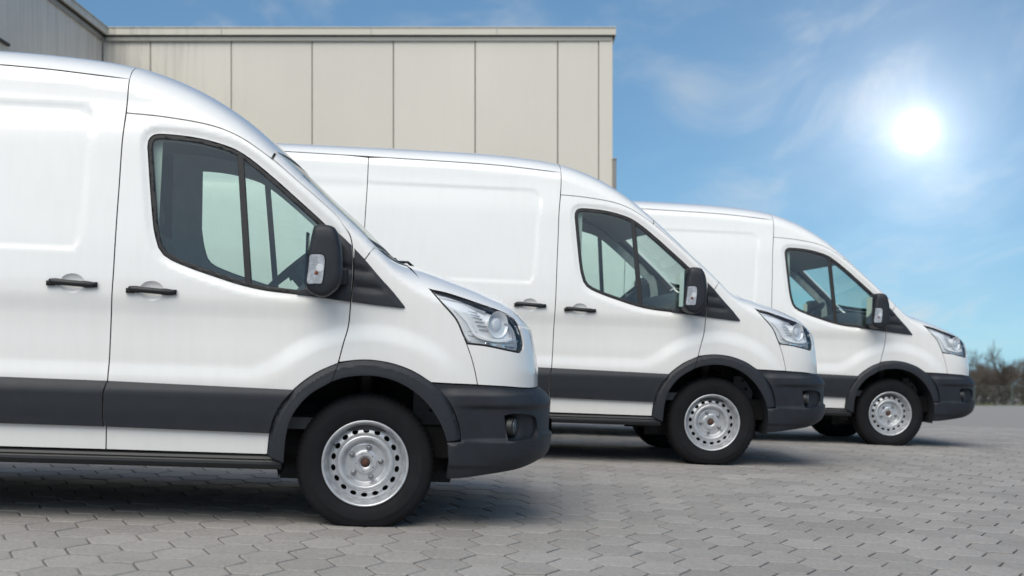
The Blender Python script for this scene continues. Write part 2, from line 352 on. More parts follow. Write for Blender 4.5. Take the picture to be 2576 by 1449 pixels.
def outline(segs, step=.015):
    """segs: list of point lists (smoothed inside, corners where they meet); a segment may be ('flat', pts)"""
    out = []; gaps = []
    for sg in segs:
        g = 1
        if isinstance(sg[0], str): g = 0 if 'n' in sg[0] else 1; st = 'l' in sg[0]; sg = sg[1]
        else: st = False
        if st:
            c = []
            for i in range(len(sg) - 1): c += catmull([sg[i], sg[i+1]], step)[:-1]
            c.append(tuple(sg[-1]))
        else: c = catmull(sg, step)
        if out and np.hypot(out[-1][0] - c[0][0], out[-1][1] - c[0][1]) < 1e-4: c = c[1:]
        out += c; gaps += [g] * len(c)
    if np.hypot(out[-1][0] - out[0][0], out[-1][1] - out[0][1]) < 1e-4: out.pop(); gaps.pop()
    return out, gaps
def inset(poly, d):
    p = np.array(poly); nx = np.roll(p, -1, 0); pv = np.roll(p, 1, 0)
    area = np.sum(p[:, 0] * nx[:, 1] - nx[:, 0] * p[:, 1])
    sg = 1 if area > 0 else -1
    e1 = p - pv; e2 = nx - p
    n1 = np.stack([-e1[:, 1], e1[:, 0]], 1) * sg; n2 = np.stack([-e2[:, 1], e2[:, 0]], 1) * sg
    n1 /= np.linalg.norm(n1, axis=1, keepdims=True) + 1e-12; n2 /= np.linalg.norm(n2, axis=1, keepdims=True) + 1e-12
    m = n1 + n2; l = np.linalg.norm(m, axis=1, keepdims=True); m = m / (l + 1e-9)
    k = 1 / np.clip(np.sum(m * n1, 1), .45, 1)
    return p + m * (np.asarray(d) * k)[:, None]
def panel_data(segs, holes=(), grid=.03, gap=.003, off=0., flange=.014, bevel=None, step=.015, hole_gap=0.):
    """a piece of the skin cut to an outline given in side view; returns verts, faces, normals"""
    if isinstance(segs, tuple): poly, gaps = segs
    else: poly, gaps = outline(segs, step)
    p = np.array(poly); s = np.stack([s_of(p[:, 0], p[:, 1]), p[:, 1]], 1)
    if gap: s = inset(s, gap * np.array(gaps, float))
    loops = [s]
    for h in holes:
        hp = np.array(h); hs = np.stack([s_of(hp[:, 0], hp[:, 1]), hp[:, 1]], 1); loops.append(inset(hs, -hole_gap) if hole_gap else hs)
    lo, hi = s.min(0), s.max(0)
    gx = np.arange(lo[0] + grid * .5, hi[0], grid); gz = np.arange(lo[1] + grid * .5, hi[1], grid)
    A, B = np.meshgrid(gx, gz, indexing='ij'); A = A.copy(); A[:, ::2] += grid * .25; A = A.ravel(); B = B.ravel()
    def ins(a, b):
        m = inside(a, b, loops[0])
        for h in loops[1:]: m &= ~inside(a, b, h)
        return m
    m = ins(A, B); A, B = A[m], B[m]
    allb = np.vstack(loops); keep = np.ones(len(A), bool); mind = max(.55 * grid, (bevel[0] * 1.6 if bevel else 0))
    for i in range(0, len(A), 2000):
        dd = np.min(np.hypot(A[i:i+2000, None] - allb[None, :, 0], B[i:i+2000, None] - allb[None, :, 1]), 1); keep[i:i+2000] = dd > mind
    pts = [allb, np.stack([A[keep], B[keep]], 1)]
    if bevel:
        for li, l in enumerate(loops):
            q = inset(l, bevel[0] if li == 0 else -bevel[0]); pts.append(q[ins(q[:, 0], q[:, 1])])
    edges = []; n = 0
    for l in loops:
        edges += [(n + i, n + (i + 1) % len(l)) for i in range(len(l))]; n += len(l)
    P = np.vstack(pts)
    vo, _, fo, *_r = delaunay_2d_cdt([Vector(q) for q in P], edges, [], 0, 1e-6)
    V = np.array([tuple(v) for v in vo]); F = np.array([f for f in fo if len(f) == 3])
    C = V[F].mean(1); F = F[ins(C[:, 0], C[:, 1])]
    ar = np.cross(V[F[:, 1]] - V[F[:, 0]], V[F[:, 2]] - V[F[:, 0]]); F[ar < 0] = F[ar < 0][:, ::-1]; F = F[np.abs(ar) > 1e-9]
    used = np.unique(F); remap = -np.ones(len(V), int); remap[used] = np.arange(len(used)); V = V[used]; F = remap[F]
    base = surf(V[:, 0], V[:, 1]); nb, ta, tb = surf_n(V[:, 0], V[:, 1])
    if callable(off):
        e = .004; f = lambda s_, z_: off(x_of(s_, z_), z_)
        ov = f(V[:, 0], V[:, 1]); gs = (f(V[:, 0] + e, V[:, 1]) - f(V[:, 0] - e, V[:, 1])) / (2*e); gz_ = (f(V[:, 0], V[:, 1] + e) - f(V[:, 0], V[:, 1] - e)) / (2*e)
        nn = nb - ta * gs[:, None] - tb * gz_[:, None]
    else: ov = np.full(len(V), float(off)); nn = nb.copy()
    # boundary
    ed = {}
    for a, b, c in F:
        for u, v in ((a, b), (b, c), (c, a)):
            if (v, u) in ed: del ed[(v, u)]
            else: ed[(u, v)] = 1
    bnd = list(ed)
    outv = np.zeros((len(V), 3))
    for u, v in bnd:
        t = base[v] - base[u]; o = np.cross(t, nb[u]); o /= np.linalg.norm(o) + 1e-12; outv[u] += o; outv[v] += o
    if bevel:
        onb = np.zeros(len(V), bool); onb[[u for u, v in bnd]] = True
        ov = ov - onb * bevel[1]; nn = nn + outv * .55
    pos = base + nb * ov[:, None]
    nn /= np.linalg.norm(nn, axis=1, keepdims=True) + 1e-12
    verts = [pos]; norms = [nn]; faces = [tuple(f) for f in F]
    if flange and bnd:
        bi = sorted({u for e_ in bnd for u in e_}); ix = {u: i for i, u in enumerate(bi)}; n0 = len(V); k = len(bi)
        o = outv[bi]; o /= np.linalg.norm(o, axis=1, keepdims=True) + 1e-12
        verts += [pos[bi], pos[bi] - nb[bi] * flange]; norms += [o, o]
        for u, v in bnd: faces.append((n0 + ix[u], n0 + k + ix[u], n0 + k + ix[v], n0 + ix[v]))
    return np.vstack(verts), faces, np.vstack(norms)
def mirror_data(d):
    v, f, n = d; v2 = v * [1, -1, 1]; n2 = n * [1, -1, 1]; k = len(v)
    return np.vstack([v, v2]), list(f) + [tuple(i + k for i in q[::-1]) for q in f], np.vstack([n, n2])
def join(*ds):
    V, Fs, Ns, k = [], [], [], 0
    for v, f, n in ds: V.append(v); Ns.append(n); Fs += [tuple(i + k for i in q) for q in f]; k += len(v)
    return np.vstack(V), Fs, np.vstack(Ns)
def crown_patch(xa, xb, edge, off=0., nx=50, nv=26, endfine=False, vmax=1., nose=False):
    """upper skin from the side edge over the top; xa, xb: functions of t (0 at the edge, 1 on the centre line)"""
    t = np.linspace(0, 1, nv); u = np.linspace(0, 1, nx)
    if endfine: u = np.sin(u * np.pi / 2)**.9
    T, U = np.meshgrid(t, u, indexing='ij')
    A = np.array([xa(k) for k in t])[:, None]; B = np.array([xb(k) for k in t])[:, None]
    X = A + (B - A) * U
    def pos(X, T):
        v0 = crown_v(X, edge(X)); v = v0 + (1 - v0) * T
        y, z = crown_pt(X, v); return np.stack([X, -y - skin(X, np.minimum(z, 2.6)) * (1 - T) * 0, z], -1)
    P = pos(X, T); e = .003
    dx = pos(X + e, T) - pos(X - e, T); dt = pos(X, np.clip(T + e, 0, 1)) - pos(X, np.clip(T - e, 0, 1))
    n = np.cross(dx, dt); n /= np.linalg.norm(n, axis=-1, keepdims=True) + 1e-12
    n = np.where(n[..., 2:3] < 0, -n, n)
    P = P + n * off
    idx = np.arange(nv * nx).reshape(nv, nx); f = []
    for i in range(nv - 1):
        for j in range(nx - 1): f.append((idx[i, j], idx[i, j+1], idx[i+1, j+1], idx[i+1, j]))
    d = (P.reshape(-1, 3), f, n.reshape(-1, 3))
    return mirror_data(d)
def put(name, d, m, parent):
    return mesh_obj(name, d[0], d[1], m, parent, normals=d[2])
def far_copy(o, parent=None):
    c = o.copy(); c.scale = (1, -1, 1); link(c, parent or o.parent)
    for ch in list(o.children):
        if ch is c: continue
        k = ch.copy(); link(k, c)
    return c
# ------------------------------------------------------------------ panel outlines (metres, side view of the van)
B_GAP = [(-1.264,2.262),(-1.265,2.147),(-1.268,2.08),(-1.277,1.946),(-1.281,1.713),(-1.285,1.511),(-1.288,1.262),(-1.290,1.192),(-1.294,1.004),(-1.296,.838),(-1.30,.729),(-1.301,.60),(-1.301,.376)]
DOOR_TOP = [(-1.267,2.080),(-1.105,2.072),(-.905,2.049),(-.804,2.028),(-.722,1.998),(-.652,1.962),(-.528,1.88),(-.394,1.774),(-.268,1.672),(-.185,1.599),(-.149,1.551),(-.119,1.51),(-.103,1.455),(-.094,1.363),(-.093,1.279),(-.10,1.173),(-.109,1.038),(-.13,.954),(-.152,.856)]
ARCH_OUT = [(.483,.479),(.472,.547),(.433,.646),(.389,.706),(.322,.768),(.228,.822),(.121,.858),(.014,.872),(-.055,.870),(-.152,.852),(-.262,.798),(-.364,.718),(-.431,.634),(-.464,.569),(-.486,.485),(-.496,.374)]
ARCH_IN = [(.411,.471),(.395,.518),(.363,.583),(.304,.662),(.231,.724),(.160,.763),(.089,.786),(.017,.795),(-.053,.792),(-.122,.780),(-.183,.758),(-.294,.685),(-.374,.58),(-.402,.48),(-.412,.337)]
HL_TOP = [(.302,1.242),(.379,1.2295),(.479,1.2025),(.569,1.175),(.640,1.155),(.701,1.133),(.749,1.104),(.774,1.071)]
HL_RIGHT = [(.774,1.071),(.790,1.028),(.801,.971),(.797,.949),(.783,.933)]
HL_BOT = [(.783,.933),(.750,.938),(.688,.949),(.596,.965),(.498,.973)]
HL_LEFT = [(.498,.973),(.474,1.021),(.450,1.073),(.431,1.103),(.367,1.171),(.302,1.242)]
F_SEAM = [(.498,.970),(.527,.895),(.548,.823),(.562,.763)]
BUMP_TOP = [(.322,.768),(.447,.765),(.562,.763),(.718,.757),(.819,.749)]
def edge_line(x0, x1, dz=0., n=14): return [(x, float(edge_z(x)) + dz) for x in np.linspace(x0, x1, n)]
def arch_between(a, pts, b):   # part of a curve between two x values
    return [p for p in pts if min(a, b) - 1e-6 <= p[0] <= max(a, b) + 1e-6]
def rear_arch(r, z0, x0=-3.75, n=22): 
    a0 = math.asin((z0 - .37) / r); return [(x0 + r * math.cos(a), .37 + r * math.sin(a)) for a in np.linspace(a0, math.pi - a0, n)]

def build_wheel(parent, side_y, name='wheel', turn=0.):
    """wheel empty at the hub; the outer face looks to -y"""
    w = bpy.data.objects.new(name, None); link(w, parent); w.location = (0, side_y, .335); w.empty_display_size = .1
    n = 216
    prof = [(.212,-.080),(.216,-.094),(.226,-.104),(.240,-.112),(.262,-.1185),(.286,-.1205),(.296,-.1215),(.299,-.1195),(.312,-.1185),(.326,-.113),(.337,-.1075),(.3385,-.105),(.3475,-.097),(.354,-.084),(.3575,-.066),(.3585,-.050),(.3505,-.047),(.3505,-.039),(.3595,-.036),(.36,-.008),(.352,-.005)]
    prof = prof + [(r, -y) for r, y in prof[::-1]]
    v = []; f = []; m = len(prof)
    for i, (r, y) in enumerate(prof):
        for k in range(n):
            an = 2 * math.pi * k / n; rr = r
            if r > .337 and abs(y) > .045 and k % 3 == 0: rr -= .0045
            if r > .337 and abs(y) < .04 and k % 6 == 2: rr -= .004
            x, z = rr * math.cos(an), rr * math.sin(an); yy = y
            if z < -.318:      # the tyre flattens and bulges on the ground
                t = min(1., (-.318 - z) / .042); z = -.318 - .017 * t; yy = y * (1 + .05 * t)
            v.append((x, yy, z))
    for i in range(m):
        j = (i + 1) % m
        for k in range(n): f.append((i*n+k, j*n+k, j*n+(k+1) % n, i*n+(k+1) % n))
    ty = mesh_obj('tyre', v, [q[::-1] for q in f], TYRE, w, smooth=True)
    md = ty.modifiers.new('es', 'EDGE_SPLIT'); md.split_angle = rad(40)
    # rim barrel and lip
    mb = MB(); mb.lathe_y([(.210,-.082),(.2165,-.098),(.2225,-.103),(.2245,-.107),(.2225,-.111),(.2175,-.112),(.2125,-.108),(.2085,-.098),(.2065,-.085),(.2045,-.078),(.1985,-.070),(.1955,-.055),(.1935,-.040),(.1925,-.005),(.19,.06),(.21,.10)], n=96)
    mb.build('rim', RIM, w, smooth=True)
    # pressed wheel disc with its holes
    dep = pchip([(.024,-.045),(.033,-.050),(.036,-.0535),(.055,-.0535),(.060,-.0475),(.070,-.0455),(.094,-.0455),(.100,-.043),(.106,-.0475),(.118,-.071),(.127,-.0805),(.136,-.081),(.144,-.075),(.150,-.066),(.156,-.061),(.176,-.053),(.188,-.046),(.1945,-.040)])
    loops = [[(.1942 * math.cos(a), .1942 * math.sin(a)) for a in np.linspace(0, 2*math.pi, 96, endpoint=False)], [(.026 * math.cos(a), .026 * math.sin(a)) for a in np.linspace(0, 2*math.pi, 28, endpoint=False)]]
    for h in range(18):
        a0 = 2 * math.pi * (h + .5) / 18
        loops.append([(.1665 * math.cos(a0) + .0120 * math.cos(b) * math.cos(a0) - .0168 * math.sin(b) * math.sin(a0), .1665 * math.sin(a0) + .0120 * math.cos(b) * math.sin(a0) + .0168 * math.sin(b) * math.cos(a0)) for b in np.linspace(0, 2*math.pi, 18, endpoint=False)])
    pts = [q for l in loops for q in l]; edges = []; k0 = 0
    for l in loops: edges += [(k0 + i, k0 + (i + 1) % len(l)) for i in range(len(l))]; k0 += len(l)
    allb = np.array(pts)
    for r in (.030,.0345,.037,.046,.0545,.057,.060,.066,.075,.085,.093,.097,.100,.103,.107,.112,.117,.122,.127,.132,.137,.142,.147,.151,.155,.161,.167,.173,.179,.185,.190):
        for a in np.linspace(0, 2*math.pi, 90, endpoint=False):
            x, z = r * math.cos(a), r * math.sin(a)
            if r < .15 or r > .183 or np.min(np.hypot(allb[:, 0] - x, allb[:, 1] - z)) > .004: pts.append((x, z))
    vo, _, fo, *_r = delaunay_2d_cdt([Vector(q) for q in pts], edges, [], 0, 1e-7)
    V = np.array([tuple(q) for q in vo]); F = np.array([q for q in fo if len(q) == 3]); C = V[F].mean(1); ok = np.hypot(C[:, 0], C[:, 1]) > .0258
    for l in loops[2:]: ok &= ~inside(C[:, 0], C[:, 1], l)
    F = F[ok]; R = np.hypot(V[:, 0], V[:, 1]); D = dep(R); g = (dep(R + .0008) - dep(R - .0008)) / .0016
    nn = np.stack([g * V[:, 0] / (R + 1e-9), -np.ones(len(V)), g * V[:, 1] / (R + 1e-9)], 1); nn /= np.linalg.norm(nn, axis=1, keepdims=True)
    ar = np.cross(V[F[:, 1]] - V[F[:, 0]], V[F[:, 2]] - V[F[:, 0]]); F[ar < 0] = F[ar < 0][:, ::-1]
    vv = np.stack([V[:, 0], D, V[:, 1]], 1)
    Fl = [tuple(q) for q in F]
    # folded-in hole rims
    vl = list(map(tuple, vv)); nl = list(map(tuple, nn))
    for l in loops[2:]:
        b0 = len(vl)
        for q in l: vl += [(q[0], float(dep(math.hypot(*q))), q[1]), (q[0], float(dep(math.hypot(*q))) + .012, q[1])]; nl += [(0, -1, 0)] * 2
        for i in range(len(l)):
            a, b = b0 + 2*i, b0 + 2*((i + 1) % len(l)); Fl.append((a, a + 1, b + 1, b))
    mesh_obj('wheel_disc', vl, Fl, RIM, w, normals=nl)
    for k in range(5):
        a = turn + 2 * math.pi * k / 5; c = (.080 * math.cos(a), 0, .080 * math.sin(a)); b = MB()
        b.lathe_y([(.0001,-.0715),(.0062,-.0715),(.0068,-.0700),(.0068,-.0665),(.0098,-.0655),(.0102,-.063),(.0125,-.0525),(.0150,-.0495),(.0150,-.044)], c, 12); b.build('wheel_bolt', BOLT, w, smooth=False)
    b = MB(); b.lathe_y([(.0001,-.060),(.008,-.060),(.009,-.056),(.013,-.055),(.0185,-.050),(.0195,-.040),(.026,-.038),(.027,-.02)], (0, 0, 0), 20); b.build('hub_nut', RUST, w)
    b = MB(); b.lathe_y([(.001,-.0535),(.0185,-.047),(.022,-.049),(.0245,-.047),(.0255,-.03)], (0, 0, 0), 28); b.build('hub_ring', BRAKE, w, smooth=True)
    for k in range(5):
        a = turn + .63 + 2 * math.pi * k / 5; b = MB(); b.lathe_y([(.0001,-.0542),(.0028,-.0542),(.003,-.0525)], (.0475 * math.cos(a), 0, .0475 * math.sin(a)), 8); b.build('index_hole', SHELL, w)
    b = MB(); b.tube([(-.150, -.05, .085), (-.160, -.088, .092), (-.163, -.098, .0935)], [.0045, .0045, .0055], 8); b.build('valve', PLASTIC2, w)
    b = MB(); b.lathe_y([(.05,-.03),(.135,-.025),(.137,.02),(.05,.03)], (0, 0, 0), 48); b.build('brake_disc', BRAKE, w, smooth=False)
    b = MB(); b.lathe_y([(.001,.01),(.192,.02),(.192,.1),(.001,.11)], (0, 0, 0), 32); b.build('wheel_back', SHELL, w)
    return w

def cup_loop(k): return [(CUPS[k][0] + .062 * math.cos(t), CUPS[k][1] + .003 + .050 * math.sin(t)) for t in np.linspace(0, 2*math.pi, 40, endpoint=False)]
def build_van():
    V = bpy.data.objects.new('panel_van', None); link(V); V.empty_display_size = .5
    # ---------------- side skin
    door_arch = [p for p in ARCH_OUT if p[0] <= -.152]
    win_hole = inset(WIN_POLY, -.002).tolist()
    def seg_b(z0, z1): return [p for p in B_GAP if min(z0, z1) - 1e-6 <= p[1] <= max(z0, z1) + 1e-6]
    # front door
    dsegs = [DOOR_TOP, door_arch, ('l', [(-.496,.374),(-1.301,.376)]), seg_b(.376, 2.08)[::-1] + [(-1.267,2.080)]]
    dsegs[-1] = [p for p in seg_b(.376, 2.08)[::-1]]; dsegs[-1][-1] = (-1.267, 2.080)
    door = put('front_door', panel_data(dsegs, [win_hole, cup_loop(1)], grid=.018, gap=.0032, step=.014), PAINT, V)
    # sliding door and the side behind it
    R_GAP = [(-2.775,2.306),(-2.776,2.10),(-2.785,1.75),(-2.79,1.2),(-2.79,.376)]
    sl = [edge_line(-2.775, -1.264), B_GAP, ('l', [(-1.301,.376),(-2.79,.376)]), R_GAP[::-1]]
    sl[0][-1] = B_GAP[0]; sl[0][0] = R_GAP[0]
    sdoor = put('sliding_door', panel_data(sl, [cup_loop(0)], grid=.026, gap=.0032, step=.016), PAINT, V)
    ra = rear_arch(.47, .376)
    sp = [edge_line(-4.87, -2.775), R_GAP, ('l', [(-2.79,.376), ra[0]]), ra, ('l', [ra[-1], (-4.87,.376)]), ('l', [(-4.87,.376), edge_line(-4.87, -2.775)[0]])]
    sp[0][-1] = R_GAP[0]
    spanel = put('side_panel', panel_data(sp, grid=.05, gap=.003, step=.03), PAINT, V)
    # roof over the cab, with its seam to the door
    top = [p for p in DOOR_TOP if p[0] <= -.52 and p[1] > 1.8]
    cr = [top, ('l', [top[-1], (-.513,1.9275)]), ('n', edge_line(-.513, -1.264)), seg_b(2.08, 2.27)]
    cr[1] = ('l', [top[-1], (-.513, float(edge_z(-.513)))]); cr[2][1][-1] = B_GAP[0]; cr[3] = B_GAP[:3]; cr[3] = [B_GAP[0], B_GAP[1], (-1.267, 2.080)]
    side = panel_data([(c if isinstance(c[0], str) else c) for c in cr], grid=.026, gap=.003)
    hdr = lambda t: -.513 + .10 * (1 - (1 - t)**2)
    croof = join(side, crown_patch(lambda t: -1.262, hdr, edge_z, nx=44))
    put('cab_roof', croof, PAINT, V)
    put('roof', crown_patch(lambda t: -4.87, lambda t: -1.266, lambda x: edge_z(x) + .004, nx=70), PAINT, V)
    # windscreen pillar
    ap_low = [p for p in DOOR_TOP if p[0] > -.535 and p[1] > 1.33]
    ap = [[(-.519,1.878)] + [p for p in DOOR_TOP if -.50 < p[0] and p[1] > 1.40] + [(-.0965,1.386)], ('l', [(-.0965,1.386), (-.034,1.386)]), [(-.034,1.386),(-.008,1.426),(.017,float(edge_z(.017)))], ('n', edge_line(.017, -.508, n=24)), ('l', [edge_line(.017, -.508)[-1], (-.519,1.878)])]
    put('windscreen_pillar', panel_data(ap, grid=.024, gap=.0025), PAINT, V)
    # front wing
    fa = [p for p in ARCH_OUT if -.152 <= p[0] <= .33][::-1]
    fd = [p for p in DOOR_TOP if p[1] <= 1.37 and p[0] > -.16]
    wing = [('l', [(-.0945,1.386),(-.034,1.386)]), [(-.034,1.386),(-.008,1.426),(.018,float(edge_z(.018)))], edge_line(.018, .184, n=8), [(.184,float(edge_z(.184))),(.238,1.312),(.298,1.242)], HL_LEFT[::-1], F_SEAM, BUMP_TOP[:3][::-1], [p for p in ARCH_OUT if -.152 <= p[0] <= .33], ([(-.152,.856)] + fd[::-1][1:] + [(-.0945,1.386)])]
    wing[3][-1] = (.302,1.242); wing[4] = [(.302,1.242),(.367,1.171),(.431,1.103),(.450,1.073),(.474,1.021),(.498,.970)]
    wing[6] = [(.562,.763),(.447,.765),(.322,.768)]; wing[7] = [p for p in ARCH_OUT if -.152 <= p[0] <= .33]; wing[7][-1] = (-.152,.856)
    put('front_wing', panel_data(wing, grid=.022, gap=.003, step=.012), PAINT, V)
    # upper front panel between lamp and bumper, round to the centre
    xe = lambda z: float(nose_x(z)) - 1e-4
    fp = [[(.562,.763),(.548,.823),(.527,.895),(.498,.970)], [(.498,.971),(.596,.963),(.688,.947),(.750,.936),(.783,.931)], [(.783,.931),(.800,.948),(.804,.971),(.793,1.029),(.777,1.069)], ('l', [(.777,1.069),(.82,1.060),(xe(1.052),1.052)]), ('nl', [(xe(1.052),1.052),(xe(.95),.95),(xe(.85),.85),(xe(.745),.745)]), [(xe(.745),.745),(.819,.749),(.718,.757),(.562,.763)]]
    put('front_panel', mirror_data(panel_data(fp, grid=.026, gap=.002, step=.014)), PAINT, V)
    # bonnet
    bon = crown_patch(lambda t: .186 + .07 * t, lambda t: .8775, lambda x: edge_z(x) + .0045, nx=64, endfine=True)
    put('bonnet', bon, PAINT, V)
    cw = crown_patch(lambda t: .0185 + .13 * (1 - (1 - t)**2), lambda t: .187 + .07 * t, lambda x: edge_z(x) + .002, off=-.006, nx=10)
    put('scuttle_cover', cw, PLASTIC2, V)
    wsb = lambda t: .020 + .13 * (1 - (1 - t)**2)
    put('windscreen', crown_patch(lambda t: hdr(t) + .004, wsb, lambda x: edge_z(x) + .004, off=-.003, nx=40), WSGLASS, V)
    put('windscreen_seal', join(crown_patch(hdr, lambda t: hdr(t) + .006 + .03 * min(1, t * 3), lambda x: edge_z(x) + .003, off=-.001, nx=4), crown_patch(lambda t: wsb(t) - .05, lambda t: wsb(t) + .003, lambda x: edge_z(x) + .003, off=-.001, nx=4)), RUBBER, V)
    # dark shell added behind the panels to block light and darken the gaps
    HLH = inset(np.array(outline([HL_TOP, HL_RIGHT, HL_BOT, HL_LEFT], .02)[0]), -.002).tolist(); FOGH = [(.69,.622),(.835,.622),(.835,.47),(.69,.47)]
    fr_out = [edge_line(-4.85, .76, -.012, n=70), ('l', [(.76, float(edge_z(.76)) - .012), (.82,1.03), (.84,.75), (.84,.50), (.50,.45)]), [(.50,.45),(.486,.55),(.44,.65),(.33,.775),(.12,.868),(-.055,.88),(-.27,.81),(-.44,.64),(-.50,.485),(-.51,.35)], ('l', [(-.51,.35),(-2.82,.35)]), [(-2.82,.36)] + rear_arch(.48, .40) + [(-4.23,.36)], ('l', [(-4.23,.36),(-4.85,.36),(-4.85,2.31)])]
    fr = panel_data(fr_out, [inset(WIN_POLY, -.012).tolist(), HLH, FOGH], grid=.06, gap=0, off=-.036, flange=0, step=.03)
    put('gap_shell', mirror_data(fr), SHELL, V)
    # ---------------- glass of the door
    wp = inset(np.array(WIN_POLY), .001)
    glz = inset(np.array(WIN_POLY), .020).tolist()
    def cutx(poly, side, xa, xb):     # keep the part of a polygon behind / ahead of a slanted line
        out = []; f = lambda p: (p[0] - (xa + (xb - xa) * (1.91 - p[1]) / .66)) * side
        n = len(poly)
        for i in range(n):
            a, b = poly[i], poly[(i + 1) % n]; fa_, fb_ = f(a), f(b)
            if fa_ >= 0: out.append(tuple(a))
            if (fa_ >= 0) != (fb_ >= 0): t = fa_ / (fa_ - fb_); out.append((a[0] + t * (b[0] - a[0]), a[1] + t * (b[1] - a[1])))
        return out
    def plain(poly): return (list(map(tuple, poly)), [1] * len(poly))
    put('door_window', panel_data(plain(cutx(glz, -1, -.688, -.618)), grid=.05, gap=0, off=-.010, flange=.004), GLASS, door)
    put('quarter_window', panel_data(plain(cutx(glz, 1, -.686, -.616)), grid=.05, gap=0, off=-.010, flange=.004), GLASS, door)
    put('window_seal', panel_data(plain(WIN_POLY), [inset(np.array(WIN_POLY), .0245).tolist()], grid=.02, gap=.0005, off=-.003, flange=.03, bevel=(.006, .005)), RUBBER, door)
    dv = [('l', [(-.706,1.925),(-.671,1.905)]), ('l', [(-.671,1.905),(-.600,1.225)]), ('l', [(-.600,1.225),(-.635,1.228)]), ('l', [(-.635,1.228),(-.706,1.925)])]
    put('window_divider', panel_data(dv, grid=.03, gap=0, off=-.004, flange=.03, bevel=(.006, .004)), RUBBER, door)
    # door lining seen through the glass
    lin_out = [[(-1.27,2.06),(-1.1,2.055),(-.9,2.03),(-.7,1.97),(-.5,1.84),(-.3,1.675),(-.17,1.56),(-.13,1.45),(-.12,1.2),(-.14,.95)], ('l', [(-.14,.95),(-.5,.72),(-1.28,.72)]), ('l', [(-1.28,.72),(-1.27,2.06)])]
    lin_hole = inset(np.array(WIN_POLY), .022); lin_hole[:, 0] = np.maximum(lin_hole[:, 0], -1.085)
    put('door_lining', panel_data(lin_out, [lin_hole.tolist()], grid=.05, gap=0, off=-.058, flange=0), TRIM, door)
    put('door_card', panel_data([[(-1.25,1.21),(-1.0,1.25),(-.7,1.15),(-.45,1.12),(-.16,1.12)], ('l', [(-.16,1.12),(-.16,.9),(-.5,.74),(-1.25,.74),(-1.25,1.21)])], grid=.06, gap=0, off=-.085, flange=.03), TRIMD, door)
    # finger cups behind the handles
    def cup(k, parent):
        cx, cz = CUPS[k]; v = []; n = []; f = []; m = 40; rs = [1.0, .97, .92, .85, .75, .6, .45, .3, .15, .02]
        dep = lambda r: .0185 * (1 - r**2.6)**.8
        for r in rs:
            t = np.linspace(0, 2*np.pi, m, endpoint=False); x = cx + .062 * r * np.cos(t); z = cz + .003 + .050 * r * np.sin(t)
            p = surf(x, z); nb, ta, tb = surf_n(x, z); q = p - nb * dep(r); g = (dep(min(r + .01, 1)) - dep(r - .01 if r > .02 else .01)) / .02 * -1
            nn = nb - (ta * (np.cos(t) / .062)[:, None] + tb * (np.sin(t) / .050)[:, None]) * g; nn /= np.linalg.norm(nn, axis=1, keepdims=True); v.append(q); n.append(nn)
        for i in range(len(rs) - 1):
            for a in range(m): f.append((i*m + a, i*m + (a+1) % m, (i+1)*m + (a+1) % m, (i+1)*m + a))
        f.append(tuple(range((len(rs)-1)*m, len(rs)*m)))
        put('handle_cup', (np.vstack(v), f, np.vstack(n)), PAINT, parent)
    cup(1, door); cup(0, sdoor)
    # handles
    def handle(cx, cz, parent):
        mb = MB(); n = 14; L = .121; pts = []
        for i in range(n + 1):
            t = i / n * 2 - 1; pts.append((cx + L * .93 * t, t))
        y0 = float(full_w(cx, cz) + .013 - .0)
        ring = []
        for x, t in pts:
            hz = .0172 * (1 - .30 * max(0, abs(t) - .78) / .22 ) if abs(t) > .5 else .0150
            out = .012 + .021 * (1 - t * t * .55)
            zc_ = cz + (.004 - .006 * t)
            for a in range(12):
                an = 2 * math.pi * a / 12
                ring.append((x, -(y0 + out - .012 + .012 * math.cos(an)), zc_ + hz * math.sin(an)))
        f = [(i*12 + a, i*12 + (a+1) % 12, (i+1)*12 + (a+1) % 12, (i+1)*12 + a) for i in range(n) for a in range(12)]
        f += [tuple(range(12))[::-1], tuple(range(n*12, n*12 + 12))]; mb.add(ring, f)
        for t in (-.86, .86): mb.box((cx + L * t - .02, -(y0 + .02), cz - .012), (cx + L * t + .02, -(y0 - .03), cz + .013))
        return mb.build('door_handle', PLASTIC2, parent, smooth=True)
    handle(-1.096, 1.180, door); handle(-1.487, 1.203, sdoor)
    # ---------------- cladding, arch trim, sill
    clad_off = lambda x, z: .005 + .028 * sstep(.745, .672, z) - .006 * sstep(.60, .48, z)
    da = [p for p in ARCH_OUT if p[0] <= -.36][::-1]
    dc = [('l', [(-1.298,.727),(-.366,.7115)]), [(-.366,.7115),(-.431,.634),(-.464,.569),(-.486,.483)], ('l', [(-.486,.483),(-1.305,.493)]), [(-1.305,.493),(-1.313,.53),(-1.315,.60),(-1.314,.665),(-1.298,.727)]]
    put('cladding', panel_data(dc, grid=.02, gap=.003, off=clad_off, flange=.022, bevel=(.004, .004)), PLASTIC, door)
    scl = [('l', [(-2.79,.737),(-1.298,.727)]), [(-1.298,.727),(-1.314,.665),(-1.315,.60),(-1.313,.53),(-1.305,.493)], ('l', [(-1.305,.493),(-2.79,.497)]), ('l', [(-2.79,.497),(-2.79,.737)])]
    put('cladding', panel_data(scl, grid=.025, gap=.003, off=clad_off, flange=.022, bevel=(.004, .004)), PLASTIC, sdoor)
    rcl = [('l', [(-4.75,.737),(-4.28,.737)]), ('l', [(-4.28,.737), rear_arch(.505, .497)[-1]]), ('l', [rear_arch(.505, .497)[-1], (-4.75,.497)]), ('l', [(-4.75,.497),(-4.75,.737)])]
    put('cladding', panel_data(rcl, grid=.05, gap=.003, off=clad_off, flange=.022), PLASTIC, spanel)
